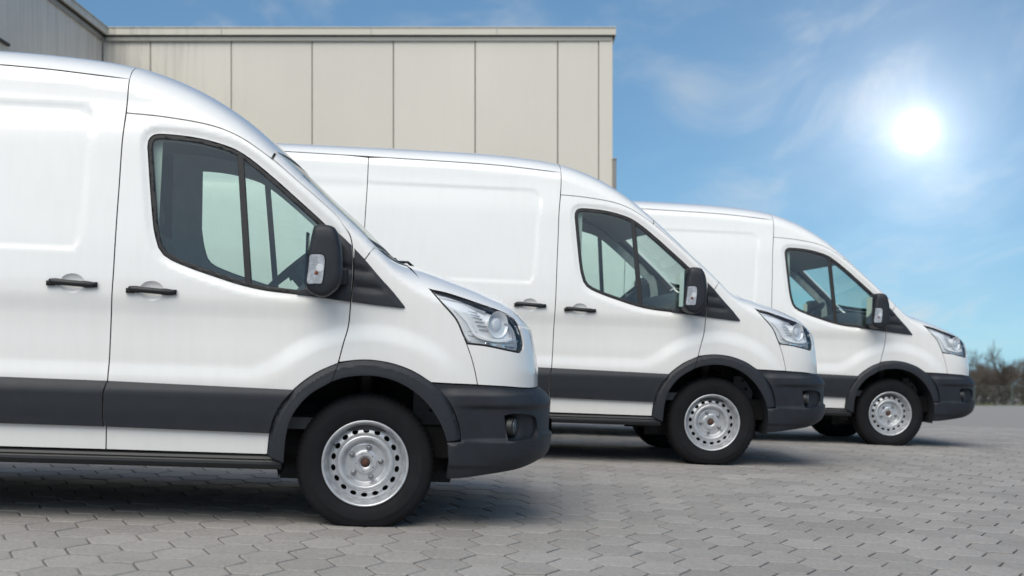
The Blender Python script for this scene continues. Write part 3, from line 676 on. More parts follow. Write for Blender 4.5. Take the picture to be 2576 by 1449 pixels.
    def arch_trim(outer, inner, parent, name='arch_trim'):
        sg = [outer, ('l', [outer[-1], inner[-1]]), inner[::-1], ('l', [inner[0], outer[0]])]
        od = catmull(ARCH_OUT if outer[0][0] > -1 else outer, .02)
        def off(x, z):
            d = seg_dist(np.asarray(x, float), np.asarray(z, float), od, False)
            return .007 + .019 * sstep(.0, .026, d) + .004 * sstep(.026, .07, d)
        return put(name, panel_data(sg, grid=.014, gap=.0015, off=off, flange=.045, step=.012), PLASTIC, parent)
    arch_trim([p for p in ARCH_OUT if p[0] >= -.16], [p for p in ARCH_IN if p[0] >= -.19], V)
    arch_trim([p for p in ARCH_OUT if p[0] <= -.15], [p for p in ARCH_IN if p[0] <= -.18], V)
    arch_trim(rear_arch(.505, .374), rear_arch(.425, .374), V)
    # side step under the doors
    pr = [(-.01,.374),(.012,.3715),(.030,.364),(.036,.352),(.031,.345),(.036,.338),(.038,.325),(.032,.308),(.018,.2985),(-.06,.296),(-.16,.30),(-.16,.374)]
    xs = [-2.80, -2.79, -2.0, -1.3025, -1.2995, -.52, -.47, -.44, -.424]; v = []; 
    for i, x in enumerate(xs):
        for dy, z in pr:
            w0 = float(side_w(-.8, .34)); k = 1 if x < -.5 else 1 - .25 * max(0, (x + .5)) / .08
            if i in (3, 4): dy = dy - .004
            v.append((x, -(w0 + dy * k), z))
    n = len(pr); f = [(i*n + a, (i+1)*n + a, (i+1)*n + (a+1) % n, i*n + (a+1) % n) for i in range(len(xs) - 1) for a in range(n)] + [tuple(range(n)), tuple(range((len(xs)-1)*n, len(xs)*n))[::-1]]
    mesh_obj('side_step', v, f, PLASTIC2, V)
    # ---------------- bumper
    BB = [(.416,.280),(.512,.286),(.602,.296),(.694,.310),(.789,.331),(.837,.348)]
    bt = [('l', [(.412,.468),(.483,.472)]), [(.483,.472),(.472,.547),(.433,.646),(.389,.706),(.322,.7655)], [(.322,.7655),(.447,.7625),(.562,.7605),(.718,.7545),(.819,.7465)], ('l', [(.819,.7465),(xe(.742),.742)]), ('nl', [(xe(.742),.742),(xe(.70),.70),(xe(.65),.65),(xe(.6),.6),(xe(.5),.5),(xe(.43),.43),(xe(.388),.388)]), [(xe(.388),.388),(.905,.380),(.868,.362),(.837,.348)], BB[::-1], ('l', [(.416,.280),(.422,.37),(.412,.468)])]
    FOG = catmull([(.705,.609),(.75,.618),(.838,.611),(.874,.596),(.888,.56),(.890,.515),(.873,.488),(.835,.477),(.775,.475),(.728,.477)], .012); FOG = FOG + [(.715,.54)]
    def b_off(x, z):
        zsp = np.interp(x, [.41, .72, .90], [.467, .474, .503])
        o = .003 + .020 * sstep(.750, .700, z) * sstep(.33, .46, x)
        o = o - .017 * sstep(.662, .638, z) * sstep(.42, .6, x)                    # the face under the shelf steps in
        o = o + .018 * sstep(.007, -.005, z - zsp) * sstep(.27, .40, z + .06 * sstep(.75, .55, x))   # lower lip stands proud
        o = o - .010 * sstep(.352, .338, z) * sstep(.80, .58, x)
        return o
    bump = put('front_bumper', mirror_data(panel_data(bt, [FOG], grid=.017, gap=.002, off=b_off, flange=.03, step=.012)), PLASTIC, V)
    fo = inset(np.array(FOG), -.004).tolist()
    rec = panel_data((list(map(tuple, fo)), [1] * len(fo)), grid=.02, gap=0, off=lambda x, z: -.010 - .055 * sstep(.84, .745, x) * sstep(.474, .53, z) - .012 * sstep(.875, .84, x), flange=0)
    lr = put('lamp_recess', rec, PLASTIC, bump); mirror_tree(lr, bump)
    wall = panel_data((list(map(tuple, FOG)), [1] * len(FOG)), grid=.05, gap=0, off=-.004, flange=.075)
    k = [q for q in wall[1] if len(q) == 4]; rr_ = put('recess_rim', (wall[0], k, wall[2]), PLASTIC, bump); mirror_tree(rr_, bump)
    # fog lamp: ribbed drum looking forward
    fy = -float(full_w(.74, .545)) + .050
    mb = MB(); c = Vector((.722, fy, .545)); ax = Vector((.93, -.36, 0)).normalized(); pts = [c + ax * t for t in (-.03, .0, .012, .016, .028, .034, .045, .052)]
    mb.tube(pts, [.050, .052, .052, .056, .056, .053, .053, .044], 24); fl = mb.build('fog_lamp', PLASTIC2, bump, smooth=False, bevel=.002)
    mb = MB(); mb.tube([c + ax * .050, c + ax * .056, c + ax * .060], [.046, .040, .018], 24); mb.build('fog_lens', FOGLENS, fl, smooth=True); mirror_tree(fl, bump)
    # ---------------- front of the van: grille, intake, number plate, badge
    def on_front(y, z, off=0.):
        yy = np.asarray(y, float); ztab = z
        w0 = float(half_w(z)); q = (1 - np.clip(np.abs(yy) / w0, 0, 1)**PP)**(1/PP); return X0 + q * (float(nose_x(z)) - X0) + off
    def front_sheet(y1, z0, z1, off, ny=24, nz=6):
        v = []; f = []
        for j in range(nz + 1):
            z = z0 + (z1 - z0) * j / nz
            for i in range(ny + 1):
                y = -y1 + 2 * y1 * i / ny; v.append((float(on_front(y, z)) + off, y, z))
        for j in range(nz):
            for i in range(ny): a = j*(ny+1) + i; f.append((a, a+1, a+ny+2, a+ny+1))
        return v, f
    v, f = front_sheet(.45, .82, .99, .002); gr = mesh_obj('grille', v, f, PLASTIC2, V, smooth=True)
    for z in (.85, .905, .96):
        v1, f1 = front_sheet(.43, z - .012, z + .012, .006, nz=1); mb = MB(); mb.add(v1, f1); o = mb.build('grille_bar', SATIN, gr); md = o.modifiers.new('s', 'SOLIDIFY'); md.thickness = .005; md.offset = -1
    v, f = front_sheet(.55, .44, .56, .022); mesh_obj('lower_intake', v, f, SHELL, V)
    mb = MB(); mb.box((1.000, -.26, .573), (1.011, .26, .655)); mb.build('number_plate', PLASTIC2, V, bevel=.003)
    # ---------------- headlight
    hl, hg = outline([HL_TOP, HL_RIGHT, HL_BOT, HL_LEFT], .012)
    hlp = np.array(hl)
    H = bpy.data.objects.new('headlight', None); link(H, V); H.empty_display_size = .1
    P_ = lambda q: (list(map(tuple, q)), [1] * len(q))
    hin = inset(hlp, .0068)
    put('gasket', panel_data(P_(hlp), [hin.tolist()], grid=.02, gap=.0015, off=-.004, flange=.004), RUBBER, H)
    put('lens', panel_data(P_(inset(hlp, .0065)), grid=.022, gap=0, off=-.001, flange=.006, bevel=(.006, .003)), LENS, H)
    put('bowl', panel_data(P_(inset(hlp, .004)), grid=.02, gap=0, off=lambda x, z: -.018 - .016 * sstep(.45, .62, x), flange=-.016), SATIN, H)
    def strip(pts, wdt, off, name, m, fl=.02, bev=(.003, .003)):
        c = catmull(pts, .012); a = np.array(c); t = np.gradient(a, axis=0); t /= np.linalg.norm(t, axis=1, keepdims=True) + 1e-9; nr = np.stack([-t[:, 1], t[:, 0]], 1) * wdt / 2
        poly = [tuple(q) for q in (a + nr)] + [tuple(q) for q in (a - nr)[::-1]]
        return put(name, panel_data((poly, [1] * len(poly)), grid=.02, gap=0, off=off, flange=fl, bevel=bev), m, H)
    strip([(.345,1.212),(.42,1.203),(.50,1.187),(.545,1.168),(.60,1.152)], .012, -.018, 'light_guide', LAMPDARK)
    strip([(.36,1.196),(.41,1.140),(.455,1.085),(.487,1.020),(.515,.985)], .012, -.012, 'light_guide', LAMPWHITE)
    strip([(.43,1.150),(.500,1.085),(.545,1.020),(.600,1.000),(.69,.993),(.745,1.005)], .016, -.010, 'light_guide', LAMPWHITE)
    for i in range(6):
        z = 1.135 - i * .024; x0 = .418 + i * .0155; strip([(x0, z), (x0 + .055 + .004 * i, z - .004)], .0035, -.022, 'reflector_fin', LAMPDARK, bev=None)
    for i in range(6):
        z = 1.150 - i * .020; x0 = .50 + i * .013; strip([(x0, z), (x0 + .055, z - .005)], .003, -.022, 'reflector_fin', LAMPDARK, bev=None)
    # main reflector bowl and bulb shield
    py = -float(full_w(.66, 1.07)); ax = Vector((.62, -.78, .03)).normalized(); c = Vector((.645, py + .034, 1.075))
    mb = MB(); mb.tube([c - ax * .035, c - ax * .02, c + ax * .000, c + ax * .020, c + ax * .024], [.020, .040, .058, .066, .070], 32, cap=False); mb.build('reflector', SATIN, H, smooth=True)
    mb = MB(); mb.tube([c - ax * .02, c + ax * .012, c + ax * .018], [.034, .034, .020], 24); mb.build('projector', mat('projector_glass', (.80, .81, .83), .25, .05), H, smooth=True)
    strip([(.715,1.098),(.740,1.062),(.752,1.022),(.748,.99)], .012, -.016, 'light_guide', LAMPDARK)
    strip([(.60,.975),(.66,.968),(.71,.965)], .020, -.020, 'turn_reflector', CHROME); strip([(.655,.968),(.695,.963)], .022, -.016, 'turn_reflector', LAMPDARK)
    strip([(.710,.986),(.745,.991),(.778,.994)], .008, -.008, 'lamp_blade', CHROME); strip([(.715,.968),(.775,.963)], .006, -.010, 'lamp_blade', LAMPDARK); strip([(.72,.953),(.77,.949)], .008, -.010, 'lamp_blade', CHROME)
    # ---------------- black triangle and mirror
    tri = lambda x, z: .006 + .010 * sstep(.0, .03, seg_dist(np.asarray(x, float), np.asarray(z, float), [(-.224,1.552),(-.109,1.457),(-.034,1.383),(.043,1.298),(.11,1.229),(.185,1.150)], False)) - .012 * np.exp(-((z - 1.245 + .10 * (x + .1)) / .018)**2) * sstep(.10, .0, x) * sstep(-.13, -.06, x) - .010 * np.exp(-((z - 1.33 + .12 * (x + .1)) / .018)**2) * sstep(.03, -.03, x)
    st = [[(-.094,1.443),(-.034,1.383),(.043,1.298),(.11,1.229),(.172,1.157)], [(.172,1.157),(.178,1.148),(.174,1.142),(.163,1.141)], [(.163,1.141),(.032,1.151),(-.098,1.163)], [(-.098,1.163),(-.092,1.28),(-.093,1.37),(-.0945,1.443)]]
    st[3][-1] = (-.094,1.443)
    put('mirror_triangle', panel_data(st, grid=.016, gap=.002, off=tri, flange=.02, bevel=(.004, .004)), PLASTIC, V)
    dt = [[(-.236,1.553),(-.175,1.514),(-.106,1.454)], [(-.106,1.454),(-.098,1.37),(-.097,1.28),(-.103,1.163)], [(-.103,1.163),(-.228,1.176),(-.375,1.191)], [(-.375,1.191),(-.365,1.212),(-.30,1.222),(-.20,1.235)], ('l', [(-.20,1.235),(-.185,1.40),(-.236,1.553)])]
    put('mirror_base', panel_data(dt, grid=.016, gap=.001, off=tri, flange=.02, bevel=(.004, .003)), PLASTIC, door)
    MO = catmull([(-.291,1.532),(-.265,1.540),(-.218,1.540),(-.189,1.530),(-.173,1.509),(-.163,1.477),(-.151,1.433),(-.144,1.364),(-.142,1.297),(-.152,1.246),(-.173,1.218),(-.191,1.203),(-.225,1.184),(-.269,1.188),(-.308,1.208),(-.323,1.230),(-.319,1.277),(-.314,1.386),(-.304,1.468),(-.291,1.532)], .014)[:-1]
    mo = np.array(MO); cen = np.array([-.232, 1.365])
    Mi = bpy.data.objects.new('door_mirror', None); link(Mi, V); Mi.empty_display_size = .1
    rings = [(-1.035,.72),(-1.045,.86),(-1.065,.945),(-1.10,.985),(-1.17,1.0),(-1.225,.985),(-1.250,.950),(-1.266,.885),(-1.274,.78),(-1.277,.6)]
    v = []; m = len(mo)
    for y, k in rings:
        for q in mo:
            p = cen + (q - cen) * [k, .35 * k + .65 if k > .8 else k * 1.06]; v.append((p[0], y, p[1]))
    f = [(i*m + a, (i+1)*m + a, (i+1)*m + (a+1) % m, i*m + (a+1) % m) for i in range(len(rings) - 1) for a in range(m)] + [tuple(range(m)), tuple(range((len(rings)-1)*m, len(rings)*m))[::-1]]
    ho = mesh_obj('housing', v, f, PLASTIC, Mi, smooth=True)
    mb = MB(); mb.tube([(-.20,-.985,1.30),(-.20,-1.06,1.305),(-.205,-1.10,1.31)], [.072,.062,.055], 16); mb.build('arm', PLASTIC, Mi, smooth=True)
    mb = MB(); mb.box((-.215,-1.07,1.25),(-.118,-.985,1.335)); mb.build('arm_cover', PLASTIC, Mi, bevel=.012)
    mb = MB(); mb.box((-.326,-1.235,1.235),(-.316,-1.07,1.50), ); mb.build('mirror_glass', MIRRORGLASS, Mi)
    IN = catmull([(-.305,1.383),(-.298,1.391),(-.270,1.393),(-.244,1.393),(-.233,1.386),(-.228,1.358),(-.231,1.310),(-.236,1.260),(-.240,1.249),(-.275,1.247),(-.308,1.245),(-.314,1.254),(-.309,1.32),(-.305,1.383)], .01)[:-1]
    ip = np.array(IN)
    def plate(poly, y0, y1, name, m, parent):
        n = len(poly); v = [(p[0], y0, p[1]) for p in poly] + [(p[0], y1, p[1]) for p in poly]
        f = [tuple(range(n, 2*n)), tuple(range(n))[::-1]] + [(i, (i+1) % n, n + (i+1) % n, n + i) for i in range(n)]
        return mesh_obj(name, v, f, m, parent)
    plate(inset(ip, -.005), -1.262, -1.277, 'lamp_surround', PLASTIC2, Mi)
    il = plate(inset(ip, .002), -1.262, -1.2775, 'indicator_back', INDIC, Mi)
    plate(inset(ip, .0), -1.2778, -1.286, 'indicator_lens', LENS, Mi)
    for i in range(5):
        z = 1.375 - i * .012; b = MB(); b.box((-.300,-1.2790,z-.0012),(-.262,-1.2776,z+.0012)); b.build('lens_rib', LAMPDARK, il)
    b = MB(); b.tube([(-.268,-1.2775,1.300),(-.268,-1.2815,1.300)], [.011,.005], 10); b.build('bulb', AMBER, il)
    b = MB(); b.tube([(-.252,-1.2776,1.325),(-.252,-1.2796,1.325)], [.020,.018], 16); b.build('lamp_reflector', SATIN, il)
    # ---------------- wipers
    for s_ in (-.58, .18):
        mb = MB(); pts = []
        for t in np.linspace(0, 1, 7):
            y = s_ - .13 + .5 * t * (1 if s_ < 0 else .9); x = .035 + .055 * t + .09 * (1 - (abs(y) / .95)**2)
            yy, zz = crown_pt(np.array([x]), crown_v(np.array([x]), np.array([edge_z(x)])) * 0 + min(.97, max(.02, 1 - abs(y) / .93)))
            pts.append((x, y, float(zz[0]) + .008))
        mb.tube(pts, .007, 8); wi = mb.build('wiper', PLASTIC2, V)
        e = Vector(pts[-1]); mb = MB(); mb.tube([Vector(pts[3]), e + Vector((.02, 0, .002)), e + Vector((.08, .08, -.045))], [.006, .007, .010], 8); mb.build('wiper_arm', PLASTIC2, wi)
    # ---------------- rear of the van
    for s_ in (-1, 1):
        mb = MB(); mb.box((-4.92, .012 if s_ > 0 else -.90, .50), (-4.87, .90 if s_ > 0 else -.012, 2.24)); mb.build('rear_door', PAINT, V, bevel=.03)
    mb = MB(); mb.box((-4.97, -.98, .36), (-4.83, .98, .52)); mb.build('rear_bumper', PLASTIC, V, bevel=.03)
    # ---------------- underside
    mb = MB(); mb.box((-4.75, -.78, .36), (.45, .78, .52)); mb.box((-2.7, -.93, .33), (-.55, .93, .40)); mb.box((-.12, -.70, .30), (.12, .70, .36)); mb.box((.30, -.70, .36), (.70, .70, .42)); mb.build('underbody', UNDER, V)
    mb = MB(); mb.tube([(-3.75, -.8, .335), (-3.75, .8, .335)], .05, 12); mb.build('rear_axle', UNDER, V)
    mb = MB(); mb.tube([(-.2, .35, .30), (-2.4, .38, .31), (-4.65, .55, .33)], .035, 10); mb.build('exhaust', UNDER, V)
    # wheelhouses
    def house(x0):
        Ho = bpy.data.objects.new('wheelhouse', None); link(Ho, V); Ho.empty_display_size = .1
        v = []; n = 40
        for i in range(n + 1):
            a = math.pi * (-.08 + 1.16 * i / n)
            for y in (-.955, -.50): v.append((x0 + .455 * math.cos(a), y, .365 + (.455 if y < -.9 else .445) * math.sin(a)))
        f = [(2*i, 2*i+1, 2*i+3, 2*i+2) for i in range(n)]; mesh_obj('liner', v, f, LINER, Ho, smooth=True)
        mb = MB(); mb.box((x0 - .46, -.52, .20), (x0 + .46, -.49, .83)); mb.build('inner_wall', LINER, Ho)
        if x0 == 0:
            mb = MB(); mb.box((.245, -.60, .50), (.40, -.585, .70)); mb.build('bracket_panel', LINER2, Ho)
            for c, r in (((.315, -.602, .665), .010), ((.345, -.602, .60), .013)):
                b = MB(); b.tube([c, (c[0], c[1] - .003, c[2])], r, 12); b.build('bracket_hole', SHELL, Ho)
            mb = MB(); mb.box((.25, -.64, .475), (.41, -.56, .497)); mb.build('brace', UNDER, Ho)
            mb = MB(); mb.tube([(0, -.66, .45), (-.01, -.64, .70), (-.01, -.63, .80)], [.035, .05, .075], 16); mb.tube([(-.01, -.64, .66), (-.01, -.64, .69)], .085, 16); mb.build('strut', PLASTIC2, Ho)
            mb = MB(); mb.tube([(-.06, -.60, .78), (.12, -.62, .72), (.20, -.60, .60)], .010, 8); mb.tube([(-.42, -.62, .55), (-.2, -.62, .56), (.1, -.62, .52)], .012, 8); mb.build('brake_hose', UNDER, Ho)
            mb = MB(); mb.box((-.42, -.70, .50), (-.28, -.60, .62)); mb.box((-.43, -.74, .40), (-.36, -.60, .44)); mb.build('bracket', UNDER, Ho)
    house(0.); house(-3.75)
    # ---------------- cab
    def body_section(x, inset_=.05, n=22):
        pts = []
        for z in np.linspace(.5, float(shoulder_z(x)), 14): pts.append((float(side_w(x, z)) - inset_, z))
        for t in np.linspace(.1, 1, 9):
            y, z = crown_pt(np.array([x]), np.array([t])); pts.append((max(0, float(y[0]) - inset_ * (1 - t)), float(z[0]) - inset_))
        return pts
    ps = body_section(-1.40); v = [(-1.40, -y, z) for y, z in ps] + [(-1.40, y, z) for y, z in ps[::-1][1:]]
    mesh_obj('bulkhead', v, [tuple(range(len(v)))], BULK, V)
    put('headliner', crown_patch(lambda t: -1.40, lambda t: hdr(t) + .01, lambda x: edge_z(x) - .05, off=-.045, nx=20), HEADLINER, V)
    mb = MB(); mb.box((-1.40, -.90, .50), (.2, .90, .56)); mb.build('cab_floor', TRIMD, V)
    def rbox(a, b, name, m, parent, bev=.04): 
        mb = MB(); mb.box(a, b); return mb.build(name, m, parent, bevel=bev, seg=3)
    for y in (-.50, -.02, .50):
        s_ = rbox((-1.18, y - .22, .86), (-.72, y + .22, 1.00), 'seat', FABRIC, V, .05)
        Mx = Matrix.Translation((-1.20, y, .95)) @ Matrix.Rotation(rad(-10), 4, 'Y')
        mb = MB(); mb.box((-.07, -.22, 0), (.07, .22, .58), Mx); mb.build('backrest', FABRIC, s_, bevel=.05, seg=3)
        mb = MB(); mb.box((-.05, -.13, .63), (.05, .13, .80), Mx); mb.build('headrest', FABRIC, s_, bevel=.045, seg=3)
        mb = MB(); mb.box((-1.15, y - .18, .55), (-.78, y + .18, .87)); mb.build('seat_base', TRIMD, s_)
    # dashboard: a swept section
    sec = [(.14,1.335),(.02,1.352),(-.10,1.345),(-.22,1.318),(-.32,1.275),(-.385,1.215),(-.40,1.14),(-.36,1.06),(-.34,.95),(-.25,.80),(.14,.80)]
    v = []; ys = [-.90, -.80, -.55, -.30, -.1, .12, .30, .55, .80, .90]
    for j, y in enumerate(ys):
        k = .06 * math.exp(-((y - .42) / .22)**2)
        for i, (x, z) in enumerate(sec): v.append((x - (.03 if .12 < y < .7 and 3 < i < 8 else 0), y, z + (k if i < 5 else 0)))
    n = len(sec); f = [(j*n + i, j*n + (i+1) % n, (j+1)*n + (i+1) % n, (j+1)*n + i) for j in range(len(ys) - 1) for i in range(n)] + [tuple(range(n))[::-1], tuple(range((len(ys)-1)*n, len(ys)*n))]
    da_ = mesh_obj('dashboard', v, f, TRIMD, V, smooth=True); da_.modifiers.new('es', 'EDGE_SPLIT').split_angle = rad(50)
    rbox((-.40, -.12, 1.10), (-.345, .14, 1.27), 'radio', PLASTIC2, da_, .01)
    rbox((-.36, -.80, 1.16), (-.30, -.35, 1.25), 'glovebox', TRIM, da_, .02)
    mb = MB(); cst = Vector((-.475, .42, 1.36)); ax = Vector((.66, 0, -.75)).normalized(); a1 = Vector((0, 1, 0)); a2 = ax.cross(a1)
    rimp = [cst + (a1 * math.cos(t) + a2 * math.sin(t)) * .185 for t in np.linspace(0, 2*math.pi, 37)]
    mb.tube(rimp, .0165, 10, cap=False); sw = mb.build('steering_wheel', PLASTIC2, V, smooth=True)
    mb = MB(); mb.tube([cst + ax * .0, cst + ax * .05], [.055, .07], 14)
    for t in (0, math.pi, math.pi * 1.5 if a2.z < 0 else math.pi * .5): mb.tube([cst + ax * .02, cst + (a1 * math.cos(t) + a2 * math.sin(t)) * .18], .016, 8)
    mb.tube([cst + ax * .03, cst + ax * .30], .055, 12); mb.build('steering_column', PLASTIC2, sw)
    mb = MB(); mb.tube([(-.40, -.05, 1.05), (-.45, -.05, 1.17), (-.46, -.05, 1.22)], [.02, .012, .022], 10); mb.build('gear_lever', CHROME, V, smooth=True)
    # ---------------- wheels
    w1 = build_wheel(V, -.845, turn=.10)
    # far side: the same pieces mirrored, and the rear wheels
    for o in list(V.children):
        if o.name.split('.')[0] in ('front_door', 'sliding_door', 'side_panel', 'windscreen_pillar', 'front_wing', 'arch_trim', 'side_step', 'headlight', 'mirror_triangle', 'door_mirror', 'wheelhouse'): mirror_tree(o, V)
    def wheel_copy(loc, flip):
        c = w1.copy(); link(c, V); c.location = loc
        for ch in w1.children: link(ch.copy(), c)
        if flip: c.rotation_euler = (0, 0, math.pi)
        return c
    wheel_copy((0, .845, .335), True); wheel_copy((-3.75, -.845, .335), False); wheel_copy((-3.75, .845, .335), True)
    return V, w1
def mirror_tree(o, parent, top=True):
    c = o.copy(); link(c, parent)
    if top: c.scale = (1, -1, 1)
    for ch in list(o.children): mirror_tree(ch, c, False)
    return c
def copy_tree(o, parent=None):
    c = o.copy(); link(c, parent)
    for ch in list(o.children): copy_tree(ch, c)
    return c

VAN_POSES = [
    ([[.9956,-.08606,.03696],[.0871,.99582,-.02755],[-.03443,.03065,.99894]], (-.8507,8.7661,.0182), 0),
    ([[.99555,-.08665,.03697],[.0871,.99614,-.01062],[-.03591,.01379,.99926]], (1.5081,12.9216,.0186), -.022),
    ([[.99552,-.08704,.03697],[.0871,.9962,.0],[-.03683,.00322,.99932]], (3.7783,16.3713,-.0625), -.025)]
VAN_LABELS = ['large white panel van nearest the camera, its rear cut off by the left edge',
              'middle white panel van standing between the nearest van and the farthest one',
              'farthest white panel van at the right, its nose reaching towards the bare trees']
VAN0, WH0 = build_van()
VANS = [VAN0] + [copy_tree(VAN0) for _ in range(2)]
for v_, (R, T_, dx), lb in zip(VANS, VAN_POSES, VAN_LABELS):
    M4 = Matrix(R).to_4x4(); M4.translation = Vector(T_) + Vector((R[0][0], R[1][0], R[2][0])) * dx
    v_.matrix_world = M4
    tag(v_, lb, 'van', 'white panel vans parked side by side')
# the wheels stopped at different angles
for v_, a in zip(VANS[1:], (.62, .33)):
    for ch in v_.children:
        if ch.name.startswith('wheel') and not ch.name.startswith('wheelhouse'): 
            for c in ch.children:
                if not c.name.startswith('tyre'): c.rotation_euler = (0, a, 0)
# ------------------------------------------------------------------ ground
def ground_z(X, Y):
    X = np.asarray(X, float); Y = np.asarray(Y, float)
    ax = np.abs(X); xe = np.sign(X) * np.where(ax < 8, ax, 8 + 4 * (1 - np.exp(-(ax - 8) / 4)))
    Yc = np.maximum(Y, 4.0)
    near = .089 - .00204 * (15.5 - Yc)**2
    d = np.maximum(Y - 15.5, 0); far = .089 - .031 * np.minimum(d, 110)**2 / (np.minimum(d, 110) + 12)
    fall = -.13 * np.clip(Y - 138, 0, 420)          # beyond the trees the land drops away
    return -.037 * xe + np.where(Y < 15.5, near, far) + fall
def axis(vals):
    out = [vals[0][0]]
    for a, b, n in vals: out += list(np.linspace(a, b, n + 1)[1:])
    return np.array(out)
def ground():
    xs = axis([(-1500,-120,8),(-120,-20,12),(-20,20,80),(20,120,20),(120,1500,8)]); ys = axis([(-300,-20,6),(-20,3,10),(3,30,60),(30,140,30),(140,600,12),(600,2500,5)])
    X, Y = np.meshgrid(xs, ys, indexing='ij'); Z = ground_z(X, Y)
    pav = sstep(0, 1.0, Y - 4.0) * sstep(0, 1, 25.5 - Y) * sstep(0, 1, 12.0 - np.abs(X))
    Z = Z - .016 * pav
    n, m = X.shape; idx = np.arange(n*m).reshape(n, m)
    f = [(idx[i,j], idx[i+1,j], idx[i+1,j+1], idx[i,j+1]) for i in range(n-1) for j in range(m-1)]
    mt = mat('yard_ground', (.155, .152, .150), 1.0, spec=.1)
    nt = mt.node_tree; N = nt.nodes.new; L = nt.links.new; b = nt.nodes['Principled BSDF']; tc = N('ShaderNodeTexCoord')
    n1 = N('ShaderNodeTexNoise'); n1.inputs['Scale'].default_value = 3.5; n1.inputs['Detail'].default_value = 8; L(tc.outputs['Object'], n1.inputs['Vector'])
    n2 = N('ShaderNodeTexNoise'); n2.inputs['Scale'].default_value = .25; n2.inputs['Detail'].default_value = 4; L(tc.outputs['Object'], n2.inputs['Vector'])
    mm = N('ShaderNodeMath'); mm.operation = 'ADD'; L(n1.outputs[0], mm.inputs[0]); L(n2.outputs[0], mm.inputs[1])
    cr = N('ShaderNodeValToRGB'); L(mm.outputs[0], cr.inputs[0]); cr.color_ramp.elements[0].position = .30; cr.color_ramp.elements[0].color = (.145, .138, .13, 1); cr.color_ramp.elements[1].position = .72; cr.color_ramp.elements[1].color = (.27, .258, .245, 1); L(cr.outputs[0], b.inputs['Base Color'])
    g = mesh_obj('yard', np.stack([X, Y, Z], -1).reshape(-1, 3), f, mt, smooth=True); tag(g, kind='structure'); return g
YARD = ground()
def paver_mat():
    mt = mat('concrete_paver', (.27, .265, .26), .92, spec=.15)
    nt = mt.node_tree; N = nt.nodes.new; L = nt.links.new; b = nt.nodes['Principled BSDF']; ge = N('ShaderNodeNewGeometry'); oi = N('ShaderNodeAttribute'); oi.attribute_name = 'tone'
    at = N('ShaderNodeObjectInfo')
    n1 = N('ShaderNodeTexNoise'); n1.inputs['Scale'].default_value = 48; n1.inputs['Detail'].default_value = 8; n1.inputs['Roughness'].default_value = .75; L(ge.outputs['Position'], n1.inputs['Vector'])
    n2 = N('ShaderNodeTexNoise'); n2.inputs['Scale'].default_value = 1.1; n2.inputs['Detail'].default_value = 6; L(ge.outputs['Position'], n2.inputs['Vector'])
    n3 = N('ShaderNodeTexWhiteNoise'); n3.noise_dimensions = '3D'
    # one tone for each paver: from the cell it lies in
    L(ge.outputs['Random Per Island'], n3.inputs['Vector'])
    r1 = N('ShaderNodeMapRange'); L(n1.outputs[0], r1.inputs[0]); r1.inputs[1].default_value = .25; r1.inputs[2].default_value = .75; r1.inputs[3].default_value = .70; r1.inputs[4].default_value = 1.30
    r2 = N('ShaderNodeMapRange'); L(n2.outputs[0], r2.inputs[0]); r2.inputs[1].default_value = .3; r2.inputs[2].default_value = .7; r2.inputs[3].default_value = .90; r2.inputs[4].default_value = 1.08
    rp = N('ShaderNodeMath'); rp.operation = 'ADD'; L(ge.outputs['Random Per Island'], rp.inputs[0]); L(at.outputs['Random'], rp.inputs[1])
    fr = N('ShaderNodeMath'); fr.operation = 'FRACT'; L(rp.outputs[0], fr.inputs[0])
    r3 = N('ShaderNodeMapRange'); L(fr.outputs[0], r3.inputs[0]); r3.inputs[3].default_value = .89; r3.inputs[4].default_value = 1.09
    m1 = N('ShaderNodeMath'); m1.operation = 'MULTIPLY'; L(r1.outputs[0], m1.inputs[0]); L(r2.outputs[0], m1.inputs[1])
    m2 = N('ShaderNodeMath'); m2.operation = 'MULTIPLY'; L(m1.outputs[0], m2.inputs[0]); L(r3.outputs[0], m2.inputs[1])
    sc_ = N('ShaderNodeVectorMath'); sc_.operation = 'SCALE'; sc_.inputs[0].default_value = (.295, .278, .262); L(m2.outputs[0], sc_.inputs['Scale']); L(sc_.outputs[0], b.inputs['Base Color'])
    bp = N('ShaderNodeBump'); bp.inputs['Strength'].default_value = .5; bp.inputs['Distance'].default_value = .003; L(n1.outputs[0], bp.inputs['Height']); L(bp.outputs[0], b.inputs['Normal'])
    return mt
